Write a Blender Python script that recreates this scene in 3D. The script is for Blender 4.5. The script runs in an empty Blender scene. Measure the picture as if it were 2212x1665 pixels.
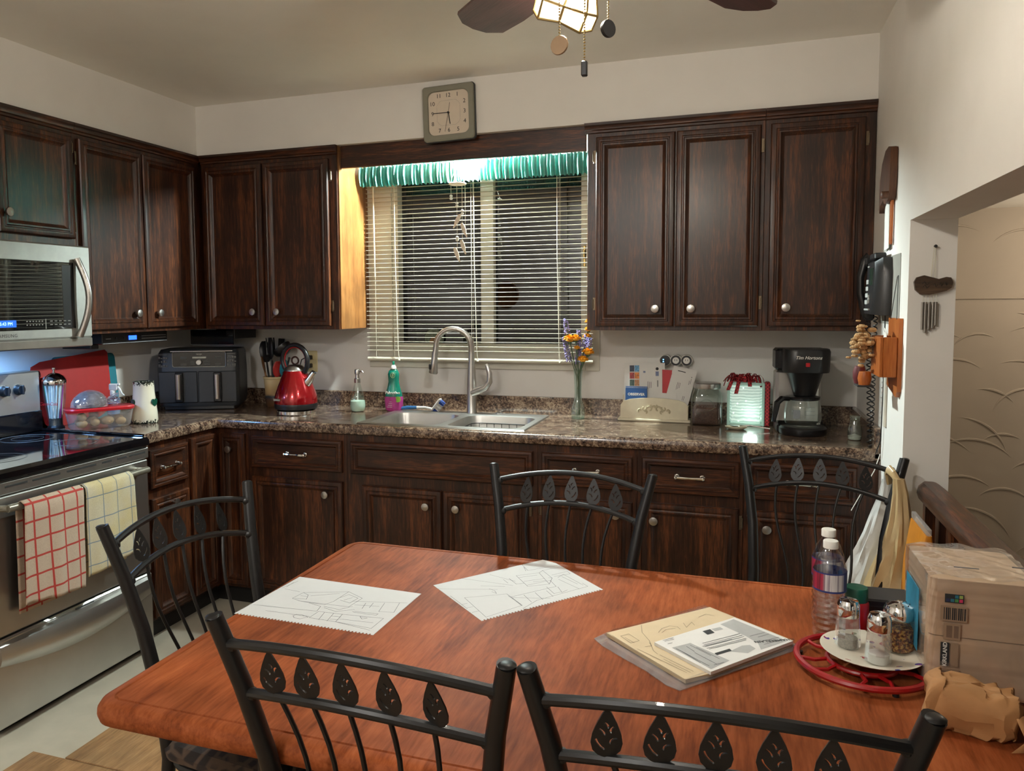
import bpy, bmesh, math, random
from mathutils import Matrix, Vector
PI = math.pi
random.seed(7)
SC = bpy.context.scene
COL = SC.collection

# ------------------------------------------------------------------ camera, world, exposure
CAM_POS = Vector((3.0053, -3.7799, 1.4681))
CAM_YAW, CAM_PITCH, CAM_ROLL, CAM_F = -0.3343, -0.0745, -0.0078, 1688.65
def make_camera():
    cd = bpy.data.cameras.new('camera'); co = bpy.data.objects.new('camera', cd); COL.objects.link(co)
    f = Vector((math.sin(CAM_YAW)*math.cos(CAM_PITCH), math.cos(CAM_YAW)*math.cos(CAM_PITCH), math.sin(CAM_PITCH)))
    r = Vector((math.cos(CAM_YAW), -math.sin(CAM_YAW), 0)); u = r.cross(f)
    c, s = math.cos(CAM_ROLL), math.sin(CAM_ROLL)
    r, u = c*r+s*u, -s*r+c*u
    m = Matrix((r, u, -f)).transposed().to_4x4(); m.translation = CAM_POS
    co.matrix_world = m
    cd.sensor_width = 36; cd.lens = CAM_F*36/2212
    cd.shift_x = (1106-1007.93)/2212; cd.shift_y = (785.37-832.5)/2212
    cd.clip_start = 0.02
    SC.camera = co
make_camera()
W = bpy.data.worlds.new('night'); SC.world = W; W.use_nodes = True
W.node_tree.nodes['Background'].inputs[0].default_value = (0.010, 0.013, 0.020, 1)
W.node_tree.nodes['Background'].inputs[1].default_value = 0.35
vs = SC.view_settings
vs.view_transform = 'Standard'; vs.look = 'None'; vs.exposure = 0.63; vs.gamma = 1.0; vs.use_curve_mapping = False
SC.cycles.use_denoising = True
SC.cycles.max_bounces = 8; SC.cycles.transparent_max_bounces = 24; SC.cycles.diffuse_bounces = 6
SC.cycles.caustics_reflective = False; SC.cycles.caustics_refractive = False
SC.cycles.sample_clamp_indirect = 4.0

# ------------------------------------------------------------------ materials
MATS = {}
def srgb(r, g, b):
    return tuple(((c/255)/12.92 if c/255 <= 0.04045 else ((c/255+0.055)/1.055)**2.4) for c in (r, g, b))
def nt(name):
    m = bpy.data.materials.new(name); m.use_nodes = True; t = m.node_tree
    return m, t, t.nodes['Principled BSDF']
def coords(t, scale=(1, 1, 1), rot=(0, 0, 0)):
    tc = t.nodes.new('ShaderNodeTexCoord'); mp = t.nodes.new('ShaderNodeMapping')
    mp.inputs['Scale'].default_value = scale; mp.inputs['Rotation'].default_value = rot
    t.links.new(tc.outputs['Object'], mp.inputs['Vector']); return mp.outputs['Vector']
def noise(t, vec, scale, detail=4, rough=0.55, dist=0):
    n = t.nodes.new('ShaderNodeTexNoise'); n.inputs['Scale'].default_value = scale
    n.inputs['Detail'].default_value = detail; n.inputs['Roughness'].default_value = rough; n.inputs['Distortion'].default_value = dist
    t.links.new(vec, n.inputs['Vector']); return n.outputs['Fac']
def ramp(t, fac, stops):
    r = t.nodes.new('ShaderNodeValToRGB'); e = r.color_ramp.elements
    while len(e) < len(stops): e.new(0.5)
    for i, (p, c) in enumerate(stops):
        e[i].position = p; e[i].color = (*c, 1)
    t.links.new(fac, r.inputs['Fac']); return r.outputs['Color']
def bump(t, b, h, strength, dist=0.002):
    n = t.nodes.new('ShaderNodeBump'); n.inputs['Strength'].default_value = strength; n.inputs['Distance'].default_value = dist
    t.links.new(h, n.inputs['Height']); t.links.new(n.outputs['Normal'], b.inputs['Normal'])
def mat(name, col, rough=0.5, metal=0.0, var=0.06, vscale=30, emit=None, estr=0, coat=0, bmp=0, bscale=200, spec=0.5, sheen=0, sss=0):
    if name in MATS: return MATS[name]
    m, t, b = nt(name)
    v = coords(t)
    f = noise(t, v, vscale, 3)
    lo = tuple(c*(1-var) for c in col); hi = tuple(min(1, c*(1+var)) for c in col)
    t.links.new(ramp(t, f, [(0.3, lo), (0.7, hi)]), b.inputs['Base Color'])
    b.inputs['Roughness'].default_value = rough; b.inputs['Metallic'].default_value = metal
    b.inputs['Specular IOR Level'].default_value = spec
    b.inputs['Coat Weight'].default_value = coat
    if sheen: b.inputs['Sheen Weight'].default_value = sheen
    if sss:
        b.inputs['Subsurface Weight'].default_value = sss; b.inputs['Subsurface Radius'].default_value = (0.02, 0.02, 0.02)
    if emit:
        b.inputs['Emission Color'].default_value = (*emit, 1); b.inputs['Emission Strength'].default_value = estr
    if bmp: bump(t, b, noise(t, v, bscale, 4), bmp)
    MATS[name] = m; return m
def wood(name, dark, mid, light, axis='z', rough=0.34, stretch=14, scale=2.2, coat=0.08, bmp=0.3, spec=0.4):
    if name in MATS: return MATS[name]
    m, t, b = nt(name)
    s = {'x': (1, stretch, stretch), 'y': (stretch, 1, stretch), 'z': (stretch, stretch, 1)}[axis]
    v = coords(t, s)
    f1 = noise(t, v, scale, 6, 0.6, 0.9); f2 = noise(t, v, scale*9, 3, 0.6, 0.2)
    mx = t.nodes.new('ShaderNodeMix'); mx.data_type = 'FLOAT'; mx.inputs[0].default_value = 0.4
    t.links.new(f1, mx.inputs[2]); t.links.new(f2, mx.inputs[3])
    v2 = coords(t); f3 = noise(t, v2, 5, 2)
    c = ramp(t, mx.outputs[0], [(0.33, dark), (0.5, mid), (0.68, light)])
    mul = t.nodes.new('ShaderNodeMix'); mul.data_type = 'RGBA'; mul.blend_type = 'MULTIPLY'; mul.inputs[0].default_value = 0.45
    t.links.new(c, mul.inputs[6]); t.links.new(ramp(t, f3, [(0.35, (0.42, 0.38, 0.38)), (0.65, (1.3, 1.2, 1.1))]), mul.inputs[7])
    t.links.new(mul.outputs[2], b.inputs['Base Color'])
    b.inputs['Specular IOR Level'].default_value = spec; b.inputs['Roughness'].default_value = rough; b.inputs['Coat Weight'].default_value = coat; b.inputs['Coat Roughness'].default_value = 0.25
    bump(t, b, mx.outputs[0], bmp, 0.0015)
    MATS[name] = m; return m
def glass(name, tint=(0.9, 0.95, 0.93), amount=0.12, rough=0.02, ior=1.45, opac=0.0):
    """thin clear glass or film: mostly transparent with fresnel reflections"""
    if name in MATS: return MATS[name]
    m = bpy.data.materials.new(name); m.use_nodes = True; t = m.node_tree; t.nodes.clear()
    out = t.nodes.new('ShaderNodeOutputMaterial'); tr = t.nodes.new('ShaderNodeBsdfTransparent'); gl = t.nodes.new('ShaderNodeBsdfGlossy')
    lw = t.nodes.new('ShaderNodeLayerWeight'); lw.inputs[0].default_value = 0.5; pw_ = t.nodes.new('ShaderNodeMath'); pw_.operation = 'POWER'; pw_.inputs[1].default_value = 4.0
    mx = t.nodes.new('ShaderNodeMixShader'); ma = t.nodes.new('ShaderNodeMath'); ma.operation = 'MULTIPLY_ADD'
    tr.inputs[0].default_value = (*tint, 1); gl.inputs[0].default_value = (1, 1, 1, 1); gl.inputs['Roughness'].default_value = rough
    f0 = ((ior-1)/(ior+1))**2+amount*0.35; ma.inputs[1].default_value = 0.85-f0; ma.inputs[2].default_value = f0; ma.use_clamp = True
    t.links.new(lw.outputs['Facing'], pw_.inputs[0]); t.links.new(pw_.outputs[0], ma.inputs[0]); t.links.new(ma.outputs[0], mx.inputs[0]); t.links.new(tr.outputs[0], mx.inputs[1]); t.links.new(gl.outputs[0], mx.inputs[2])
    last = mx.outputs[0]
    if opac:
        df = t.nodes.new('ShaderNodeBsdfDiffuse'); df.inputs[0].default_value = (*tint, 1)
        tc = t.nodes.new('ShaderNodeTexCoord'); n = t.nodes.new('ShaderNodeTexNoise'); n.inputs['Scale'].default_value = 40
        t.links.new(tc.outputs['Object'], n.inputs['Vector'])
        mm = t.nodes.new('ShaderNodeMath'); mm.operation = 'MULTIPLY'; mm.inputs[1].default_value = 2*opac; t.links.new(n.outputs['Fac'], mm.inputs[0])
        m2 = t.nodes.new('ShaderNodeMixShader'); t.links.new(mm.outputs[0], m2.inputs[0]); t.links.new(last, m2.inputs[1]); t.links.new(df.outputs[0], m2.inputs[2]); last = m2.outputs[0]
    t.links.new(last, out.inputs[0]); MATS[name] = m; return m
def emis(name, col, strength):
    if name in MATS: return MATS[name]
    m, t, b = nt(name)
    b.inputs['Base Color'].default_value = (*[c*0.5 for c in col], 1); b.inputs['Roughness'].default_value = 0.4
    b.inputs['Emission Color'].default_value = (*col, 1); b.inputs['Emission Strength'].default_value = strength
    MATS[name] = m; return m

M_wall = mat('wall_paint', srgb(228, 225, 219), 0.75, var=0.02, vscale=6, bmp=0.06, bscale=400)
M_ceil = mat('ceiling_paint', srgb(238, 236, 228), 0.5, var=0.02, vscale=5, bmp=0.05, bscale=60)
M_trimw = mat('white_trim', srgb(214, 209, 196), 0.45, var=0.03)
DK = (srgb(18, 9, 6), srgb(54, 29, 17), srgb(112, 64, 34))
M_wv = wood('stained_oak_vertical', *DK, axis='z')
M_wh = wood('stained_oak_horizontal', *DK, axis='x')
M_why = wood('stained_oak_depth', *DK, axis='y')
M_oak = wood('golden_oak_side', srgb(92, 58, 28), srgb(126, 84, 44), srgb(152, 108, 62), axis='z', rough=0.4)
M_kick = mat('toe_kick_black', srgb(18, 15, 14), 0.6)
M_steel = mat('stainless_steel', (0.56, 0.55, 0.52), 0.36, 1.0, var=0.05, vscale=8)
M_brush = mat('brushed_nickel', (0.50, 0.48, 0.45), 0.3, 1.0, var=0.05)
M_chrome = mat('chrome', (0.8, 0.8, 0.8), 0.06, 1.0, var=0.02)
M_black = mat('black_plastic', (0.008, 0.008, 0.009), 0.35, var=0.1)
M_blackg = mat('black_glass', (0.004, 0.004, 0.005), 0.05, var=0.05, coat=0.5)
M_char = mat('charcoal_plastic', (0.022, 0.025, 0.029), 0.42, var=0.08)
M_white = mat('white_plastic', srgb(226, 224, 216), 0.4, var=0.03)
M_paper = mat('white_paper', srgb(214, 212, 206), 0.8, var=0.02)
M_cream = mat('cream_paint', srgb(214, 206, 180), 0.5, var=0.05)
M_iron = mat('black_iron', (0.010, 0.0095, 0.0095), 0.40, 0.2, var=0.1, coat=0.1, spec=.4)
M_ink = mat('pencil_ink', (0.12, 0.12, 0.13), 0.8)
M_inkd = mat('dark_ink', (0.02, 0.02, 0.02), 0.7)
M_grey = mat('grey_print', srgb(168, 168, 164), 0.8)
M_red = mat('red_plastic', srgb(176, 22, 30), 0.35)
M_clear = glass('clear_glass')
M_crystal = glass('cut_crystal', (.90, .93, .93), .5, .04, 1.5, .07)
M_green = glass('pale_green_glass', (0.84, 0.93, 0.89), 0.3, opac=.03)

# ------------------------------------------------------------------ mesh helpers
class MB:
    def __init__(s): s.v = []; s.f = []; s.mi = []
    def add(s, verts, faces, m=0, M=None):
        o = len(s.v)
        s.v += [tuple(M @ Vector(p)) if M else tuple(p) for p in verts]
        s.f += [tuple(i+o for i in f) for f in faces]; s.mi += [m]*len(faces); return s
    def box(s, x0, y0, z0, x1, y1, z1, m=0, b=0, M=None):
        if x0 > x1: x0, x1 = x1, x0
        if y0 > y1: y0, y1 = y1, y0
        if z0 > z1: z0, z1 = z1, z0
        if not b:
            v = [(x0, y0, z0), (x1, y0, z0), (x1, y1, z0), (x0, y1, z0), (x0, y0, z1), (x1, y0, z1), (x1, y1, z1), (x0, y1, z1)]
            return s.add(v, [(3, 2, 1, 0), (4, 5, 6, 7), (0, 1, 5, 4), (1, 2, 6, 5), (2, 3, 7, 6), (3, 0, 4, 7)], m, M)
        b = min(b, (x1-x0)/2.01, (y1-y0)/2.01, (z1-z0)/2.01)
        bm = bmesh.new()
        for X, sx in ((x0, 1), (x1, -1)):
            for Y, sy in ((y0, 1), (y1, -1)):
                for Z, sz in ((z0, 1), (z1, -1)):
                    bm.verts.new((X+sx*b, Y+sy*b, Z)); bm.verts.new((X+sx*b, Y, Z+sz*b)); bm.verts.new((X, Y+sy*b, Z+sz*b))
        bmesh.ops.convex_hull(bm, input=bm.verts)
        bm.verts.index_update()
        s.add([v.co[:] for v in bm.verts], [[v.index for v in f.verts] for f in bm.faces], m, M); bm.free(); return s
    def loft(s, loops, m=0, M=None, cap0=False, cap1=False, closed=True):
        n = len(loops[0]); v = [p for l in loops for p in l]; f = []
        for i in range(len(loops)-1):
            for j in range(n if closed else n-1):
                k = (j+1) % n; f.append((i*n+j, i*n+k, (i+1)*n+k, (i+1)*n+j))
        if cap0: f.append(tuple(range(n-1, -1, -1)))
        if cap1: f.append(tuple((len(loops)-1)*n+j for j in range(n)))
        return s.add(v, f, m, M)
    def lathe(s, prof, n=24, m=0, M=None, cx=0, cy=0, sx=1, sy=1, cap=True):
        loops = [[(cx+r*sx*math.cos(2*PI*j/n), cy+r*sy*math.sin(2*PI*j/n), z) for j in range(n)] for r, z in prof]
        return s.loft(loops, m, M, cap and prof[0][0] > 1e-6, cap and prof[-1][0] > 1e-6)
    def cyl(s, p, q, r, n=12, m=0, r2=None):
        return s.tube([p, q], [r, r if r2 is None else r2], n, m)
    def tube(s, path, r, n=8, m=0, closed=False, sy=1.0, M=None):
        P = [Vector(p) for p in path]; L = len(P)
        R = r if isinstance(r, (list, tuple)) else [r]*L
        T = []
        for i in range(L):
            if closed: d = P[(i+1) % L]-P[i-1]
            else: d = P[min(i+1, L-1)]-P[max(i-1, 0)]
            T.append(d.normalized() if d.length > 1e-9 else Vector((0, 0, 1)))
        a = Vector((0, 0, 1)) if abs(T[0].z) < 0.9 else Vector((1, 0, 0))
        N = (a-T[0]*a.dot(T[0])).normalized(); loops = []
        for i in range(L):
            N = (N-T[i]*N.dot(T[i])); N = N.normalized() if N.length > 1e-6 else T[i].orthogonal().normalized()
            B = T[i].cross(N)
            loops.append([tuple(P[i]+R[i]*(math.cos(2*PI*j/n)*N+math.sin(2*PI*j/n)*B*sy)) for j in range(n)])
        if closed: loops.append(loops[0])
        return s.loft(loops, m, M, not closed, not closed)
    def prism(s, poly, z0, z1, m=0, M=None):
        n = len(poly)
        v = [(x, y, z0) for x, y in poly]+[(x, y, z1) for x, y in poly]
        f = [tuple(range(n-1, -1, -1)), tuple(range(n, 2*n))]+[(i, (i+1) % n, n+(i+1) % n, n+i) for i in range(n)]
        return s.add(v, f, m, M)
    def sph(s, c, r, n=10, m=0, sx=1, sy=1, sz=1, M=None):
        pr = [(math.sin(PI*i/(n//2+1)), -math.cos(PI*i/(n//2+1))) for i in range(1, n//2+1)]
        loops = [[(c[0]+r*sx*a*math.cos(2*PI*j/n), c[1]+r*sy*a*math.sin(2*PI*j/n), c[2]+r*sz*h) for j in range(n)] for a, h in pr]
        return s.loft(loops, m, M, True, True)
    def grid(s, fn, nu, nv, m=0, M=None):
        v = [fn(i/nu, j/nv) for i in range(nu+1) for j in range(nv+1)]
        f = [(i*(nv+1)+j, (i+1)*(nv+1)+j, (i+1)*(nv+1)+j+1, i*(nv+1)+j+1) for i in range(nu) for j in range(nv)]
        return s.add(v, f, m, M)
    def ribbon(s, pts, w, z, m=0, M=None):
        for a, b in zip(pts[:-1], pts[1:]):
            d = Vector((b[0]-a[0], b[1]-a[1]))
            if d.length < 1e-6: continue
            d.normalize(); n = Vector((-d.y, d.x))*w/2; e = d*w/2
            s.add([(a[0]-n.x-e.x, a[1]-n.y-e.y, z), (b[0]-n.x+e.x, b[1]-n.y+e.y, z), (b[0]+n.x+e.x, b[1]+n.y+e.y, z), (a[0]+n.x-e.x, a[1]+n.y-e.y, z)], [(0, 1, 2, 3)], m, M)
        return s
    def mesh(s, name, mats, ang=35):
        me = bpy.data.meshes.new(name); me.from_pydata(s.v, [], s.f)
        for x in (mats if isinstance(mats, (list, tuple)) else [mats]): me.materials.append(x)
        me.polygons.foreach_set('material_index', s.mi)
        me.polygons.foreach_set('use_smooth', [True]*len(s.f)); me.set_sharp_from_angle(angle=math.radians(ang)); me.update()
        return me
def rrect(x0, y0, x1, y1, r, z, n=6):
    r = max(min(r, (x1-x0)/2-1e-5, (y1-y0)/2-1e-5), 1e-5); P = []
    for cx, cy, a in ((x1-r, y1-r, 0), (x0+r, y1-r, PI/2), (x0+r, y0+r, PI), (x1-r, y0+r, 1.5*PI)):
        P += [(cx+r*math.cos(a+PI/2*i/n), cy+r*math.sin(a+PI/2*i/n), z) for i in range(n+1)]
    return P
def RX(a): return Matrix.Rotation(a, 4, 'X')
def RY(a): return Matrix.Rotation(a, 4, 'Y')
def RZ(a): return Matrix.Rotation(a, 4, 'Z')
def TR(x, y, z): return Matrix.Translation((x, y, z))
FRONT = RX(PI/2)                      # local x,y -> x,z facing -y
def thing(name, label, cat, loc=(0, 0, 0), rotz=0, group=None, rot=None):
    o = bpy.data.objects.new(name, None); COL.objects.link(o); o.location = loc
    o.rotation_euler = rot if rot else (0, 0, rotz); o.empty_display_size = 0.05
    o['label'] = label; o['category'] = cat
    if group: o['group'] = group
    return o
def part(parent, name, mb, mats, label=None, kind=None, ang=35, loc=None):
    me = mb if isinstance(mb, bpy.types.Mesh) else mb.mesh(name, mats, ang)
    o = bpy.data.objects.new(name, me); COL.objects.link(o); o.parent = parent
    if loc: o.location = loc
    if label: o['label'] = label
    if kind: o['kind'] = kind
    return o
def solo(name, mb, mats, label, cat, loc=(0, 0, 0), rotz=0, group=None, kind=None, ang=35):
    o = bpy.data.objects.new(name, mb.mesh(name, mats, ang)); COL.objects.link(o); o.location = loc; o.rotation_euler = (0, 0, rotz)
    o['label'] = label; o['category'] = cat
    if group: o['group'] = group
    if kind: o['kind'] = kind
    return o
def struct(name, mb, mats, parent=None, label=None):
    o = bpy.data.objects.new(name, mb.mesh(name, mats)); COL.objects.link(o)
    if parent: o.parent = parent
    else: o['kind'] = 'structure'
    if label: o['label'] = label
    return o
def copy_tree(o, parent=None):
    c = o.copy(); COL.objects.link(c); c.parent = parent
    for ch in o.children: copy_tree(ch, c)
    return c
def curve_mesh(name, loops, ext, mats):
    cu = bpy.data.curves.new(name, 'CURVE'); cu.dimensions = '2D'; cu.fill_mode = 'BOTH'; cu.extrude = ext
    for l in loops:
        sp = cu.splines.new('POLY'); sp.points.add(len(l)-1); sp.use_cyclic_u = True
        for i, p in enumerate(l): sp.points[i].co = (p[0], p[1], 0, 1)
    return conv(cu, name, mats)
def conv(cu, name, mats, M=None):
    o = bpy.data.objects.new('tmp', cu); COL.objects.link(o)
    me = bpy.data.meshes.new_from_object(o.evaluated_get(bpy.context.evaluated_depsgraph_get()))
    bpy.data.objects.remove(o); bpy.data.curves.remove(cu); me.name = name
    me.materials.clear(); me.materials.append(mats)
    if M: me.transform(M)
    return me
def text(s, size, mats, M=None, ext=0.0003, shear=0, off=0, sp=1.0, align='CENTER'):
    cu = bpy.data.curves.new('text', 'FONT'); cu.body = s; cu.size = size; cu.extrude = ext; cu.shear = shear; cu.offset = off
    cu.space_character = sp; cu.align_x = align; cu.align_y = 'CENTER'; cu.resolution_u = 3
    return conv(cu, 'lettering', mats, M)
# lamp strengths and fan geometry shared by the builders below (glowing surfaces; hood lamp and added stair lamp in W)
P_SINK, P_FAN, P_PANE, P_HOOD, P_STAIR_FILL, P_ROOM_FILL = 3900, 1250, 4.0, 3.2, 4.2, 84
BLADE_A0, BLADE_Z, SH_A0 = math.radians(64), 2.20, math.radians(145)
# ------------------------------------------------------------------ the room
XW, XW2, YO, HO, H, HT, HB, DU = 3.503, 3.632, -1.025, 1.72, 2.502, 2.25, 1.354, 0.331
CT = 0.93                                   # counter surface
YF = -5.2                                   # wall behind the camera
b = MB(); b.box(-0.1, YF, -0.1, XW2, 0.12, 0); M_floor = mat('beige_vinyl', srgb(176, 168, 150), 0.5, var=0.05, vscale=12)
floor = struct('floor', b, M_floor)
M_plank = wood('wood_look_vinyl', srgb(112, 82, 52), srgb(150, 116, 78), srgb(176, 142, 100), axis='y', rough=0.5, stretch=10, coat=0, bmp=0.1)
pm = MB().box(0.002, 0.002, 0, 0.448, 0.898, 0.006, 0, 0.002).mesh('plank', M_plank)
for r in range(4):
    y0 = -1.9+0.9-0.9*r
    for c in range(6):
        x0 = (0.95 if r < 1 else 0.82 if r < 2 else 0.86)+0.45*c
        if x0+0.45 > XW: continue
        o = part(floor, 'plank', pm, M_plank); o.location = (x0, y0-0.9, 0.0005)
b = MB(); b.box(-0.1, YF, H, XW2, 0.12, H+0.1); struct('ceiling', b, M_ceil)
b = MB(); b.box(-0.12, YF, 0, 0, 0.12, H); struct('wall_left', b, M_wall)
b = MB()                                    # back wall with the window hole
WX0, WX1, WZ0, WZ1 = 1.285, 2.31, 1.235, 2.15
b.box(0, 0, 0, WX0, 0.14, H); b.box(WX1, 0, 0, XW2, 0.14, H); b.box(WX0, 0, 0, WX1, 0.14, WZ0); b.box(WX0, 0, WZ1, WX1, 0.14, H)
struct('wall_back', b, M_wall)
b = MB(); b.box(XW, YO, 0, XW2, 0, H); b.box(XW, -3.7, HO, XW2, YO, H); b.box(XW, YF, 0, XW2, -3.7, H)
struct('wall_right', b, M_wall)
b = MB(); b.box(0, YF-0.1, 0, XW2, YF, H); struct('wall_front', b, M_wall)
b = MB(); b.box(DU, -DU, HT, XW, 0, H); b.box(0, -3.0, HT, DU, 0, H); struct('soffit', b, M_wall)
# stairwell seen through the opening in the right wall
M_plaster = mat('stair_plaster', srgb(172, 162, 148), 0.8, var=0.05, vscale=4, bmp=0.15, bscale=60)
b = MB(); b.box(XW2, -0.2, -1.2, 4.9, -0.05, 1.479); b.box(XW2, -0.19, 1.479, 4.9, -0.05, 1.95)
ws = struct('wall_stair', b, M_plaster)
b = MB(); b.box(4.9, YF, -1.2, 5.0, -0.05, 1.95); struct('wall_stair_side', b, M_plaster)
b = MB(); b.box(XW2, YF, 1.83, 4.9, -0.19, 1.95); struct('ceiling_stair', b, M_ceil)
b = MB(); b.box(XW2, YF, -1.3, 4.9, -0.05, -1.2); struct('floor_stair', b, M_plank)
b = MB(); rnd = random.Random(5)
for row in range(13):
    for c in range(7):
        cx = 3.66+c*0.18+(row % 2)*0.08+rnd.uniform(-.04, .04); cz = 0.1+row*0.125+rnd.uniform(-.03, .03)
        R = rnd.uniform(0.09, 0.18); a0 = rnd.uniform(0.2, 1.1); a1 = a0+rnd.uniform(1.0, 2.0); n = 12
        yy = -0.2 if cz+R < 1.47 else -0.19
        if cz < 1.479 < cz+R: continue
        b.tube([(cx+R*math.cos(a0+(a1-a0)*i/n), yy+0.0005, cz+R*math.sin(a0+(a1-a0)*i/n)) for i in range(n+1)], [0.0055*math.sin(PI*(i+0.3)/(n+0.6)) for i in range(n+1)], 6)
b.tube([(XW2, -0.202, 1.479), (4.9, -0.202, 1.479)], 0.003, 5)
o = struct('plaster_ridge', b, M_plaster, ws); o['kind'] = 'stuff'
# electric conduit strip and outlet of the right wall are built below with the phone

# ---- window
M_vinyl = mat('white_vinyl', srgb(205, 202, 188), 0.45, var=0.02)
win = bpy.data.objects.new('window_1', None); COL.objects.link(win); win['kind'] = 'structure'
b = MB()
for x0, x1, z0, z1 in ((1.15, 1.287, 1.145, 2.25), (2.308, 2.376, 1.145, 2.25), (1.287, 2.308, 1.145, 1.237), (1.287, 2.308, 2.148, 2.25)):
    b.box(x0, -0.012, z0, x1, -0.0005, z1, 0, 0.002)
part(win, 'casing', b, M_vinyl)
b = MB(); b.box(WX0, 0.0, WZ0, 1.318, 0.10, WZ1); b.box(2.283, 0, WZ0, WX1, 0.10, WZ1); b.box(1.318, 0, WZ0, 2.283, 0.10, 1.272); b.box(1.318, 0, 2.115, 2.283, 0.10, WZ1)
part(win, 'frame', b, M_vinyl)
b = MB(); b.box(1.765, 0.02, 1.272, 1.834, 0.10, 2.115, 0, 0.003); part(win, 'mullion', b, M_vinyl)
M_pane = glass('night_window_glass', (0.10, 0.11, 0.12), 0.10, 0.0, 1.5)
for x0, x1 in ((1.318, 1.765), (1.834, 2.283)):
    part(win, 'pane', MB().box(x0, 0.058, 1.272, x1, 0.062, 2.115), M_pane)
o = thing('window_lock', 'small brass window latch at the right edge of the window', 'latch', (2.30, -0.002, 1.70))
part(o, 'plate', MB().box(-0.006, -0.004, -0.05, 0.006, 0, 0.05, 0, 0.002), mat('brass', (0.5, 0.36, 0.14), 0.35, 1.0))
part(o, 'lever', MB().box(-0.004, -0.018, -0.012, 0.004, -0.004, 0.03, 0, 0.002), MATS['brass'])

# ------------------------------------------------------------------ cabinets
def rect_loft(b, x0, z0, x1, z1, loops, m=0):
    """stepped door moulding: loops = (inset, height); front toward -y from y=0"""
    L = [[(x0+i, -h, z0+i), (x1-i, -h, z0+i), (x1-i, -h, z1-i), (x0+i, -h, z1-i)] for i, h in loops]
    b.loft(L, m, None, True, False)
PROF_D = [(0, 0), (0, .013), (.004, .0185), (.010, .020), (.020, .020), (.024, .0165), (.027, .0165), (.031, .0195), (.037, .0195), (.041, .0150), (.046, .0110), (.052, .0080)]
PROF_W = [(0, 0), (0, .013), (.004, .0185), (.009, .020), (.014, .020), (.017, .0165), (.019, .0165), (.022, .0195), (.026, .0195), (.029, .0150), (.032, .0110), (.036, .0080)]
def knob_mb():
    return MB().lathe([(0.0055, 0), (0.0055, 0.012), (0.009, 0.015), (0.0165, 0.018), (0.0175, 0.022), (0.0165, 0.026), (0.008, 0.028), (0.0, 0.0283)], 20, M=RX(PI/2))
KNOB = knob_mb().mesh('knob', M_brush)
pl = MB()
pl.tube([(-0.048+0.096*i/10, -0.022-0.004*math.sin(PI*i/10), 0) for i in range(11)], [0.0045+0.002*abs(math.cos(PI*i/10)) for i in range(11)], 8)
for sx in (-1, 1):
    pl.tube([(sx*0.048, 0, 0), (sx*0.048, -0.022, 0)], [0.0075, 0.006], 10); pl.sph((sx*0.052, -0.022, 0), 0.008, 8); pl.lathe([(0.010, 0), (0.010, 0.003), (0.007, 0.005)], 12, M=TR(sx*0.048, 0, 0) @ RX(PI/2))
PULL = pl.mesh('pull', M_chrome)
hm = MB().box(-0.006, -0.003, -0.028, 0.006, 0, 0.028, 0, 0.001); hm.cyl((0.0055, -0.004, -0.02), (0.0055, -0.004, 0.02), 0.003, 8)
HINGE = hm.mesh('hinge', mat('aged_hinge', (0.16, 0.12, 0.08), 0.4, 0.9))
def front_panel(cab, kind, x0, z0, x1, z1, yf, knob=None, hinges=None, pull=False):
    """door or drawer front standing proud of the face frame at y=-yf"""
    dr = kind == 'drawer_front'
    prof = PROF_W if dr else PROF_D
    w, h = x1-x0, z1-z0
    ins = prof[-1][0]
    cx, cz = (x0+x1)/2, (z0+z1)/2
    b = MB(); rect_loft(b, -w/2, -h/2, w/2, h/2, prof)
    d = part(cab, kind, b, M_wh if dr else M_wv, ang=25); d.location = (cx, -yf-0.0005, cz)
    p = MB(); p.box(-w/2+ins-0.002, -0.0082, -h/2+ins-0.002, w/2-ins+0.002, -0.003, h/2-ins+0.002)
    part(d, 'panel', p, M_wh if dr else M_wv)
    if knob:
        k = part(d, 'knob', KNOB, None, 'round brushed nickel knob'); kx, kz = knob[0]-cx, knob[1]-cz
        inner = abs(kx) < w/2-ins and abs(kz) < h/2-ins
        k.location = (kx, -0.008 if inner else -0.019, kz)
    if pull:
        k = part(d, 'pull', PULL, None, 'bright curved metal drawer pull'); k.location = (0, -0.008, 0)
    if hinges:
        for zz in (0.12*h if h > 0.4 else 0.2*h, h-(0.10*h if h > 0.4 else 0.2*h)):
            g = part(d, 'hinge', HINGE, None); g.location = (w/2+0.007 if hinges > 0 else -w/2-0.007, -0.001, -h/2+zz)
            if hinges < 0: g.rotation_euler = (0, PI, 0)
    return d
def upper(label, loc, rotz, w, z0, z1, doors, crown=(0, 0)):
    c = thing('upper_cabinet', label, 'cabinet', loc, rotz, 'stained wooden upper cabinets')
    part(c, 'body', MB().box(0.0005, -DU+0.001, z0, w-0.0005, -0.001, z1-0.001, 0, 0.001), M_wv)
    b = MB(); pr = [(-0.0, -0.045), (-0.006, -0.042), (-0.006, -0.034), (-0.012, -0.030), (-0.014, -0.020), (-0.020, -0.012), (-0.020, -0.001), (0, -0.001)]
    xa, xb = crown
    b.loft([[(x, -DU+y, z1+z) for y, z in pr] for x in (-xa+0.0005, w+xb-0.0005)], 0, None, True, True)
    part(c, 'crown_moulding', b, M_wh)
    for a in doors: front_panel(c, 'door', *a)
    return c
D = DU
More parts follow.
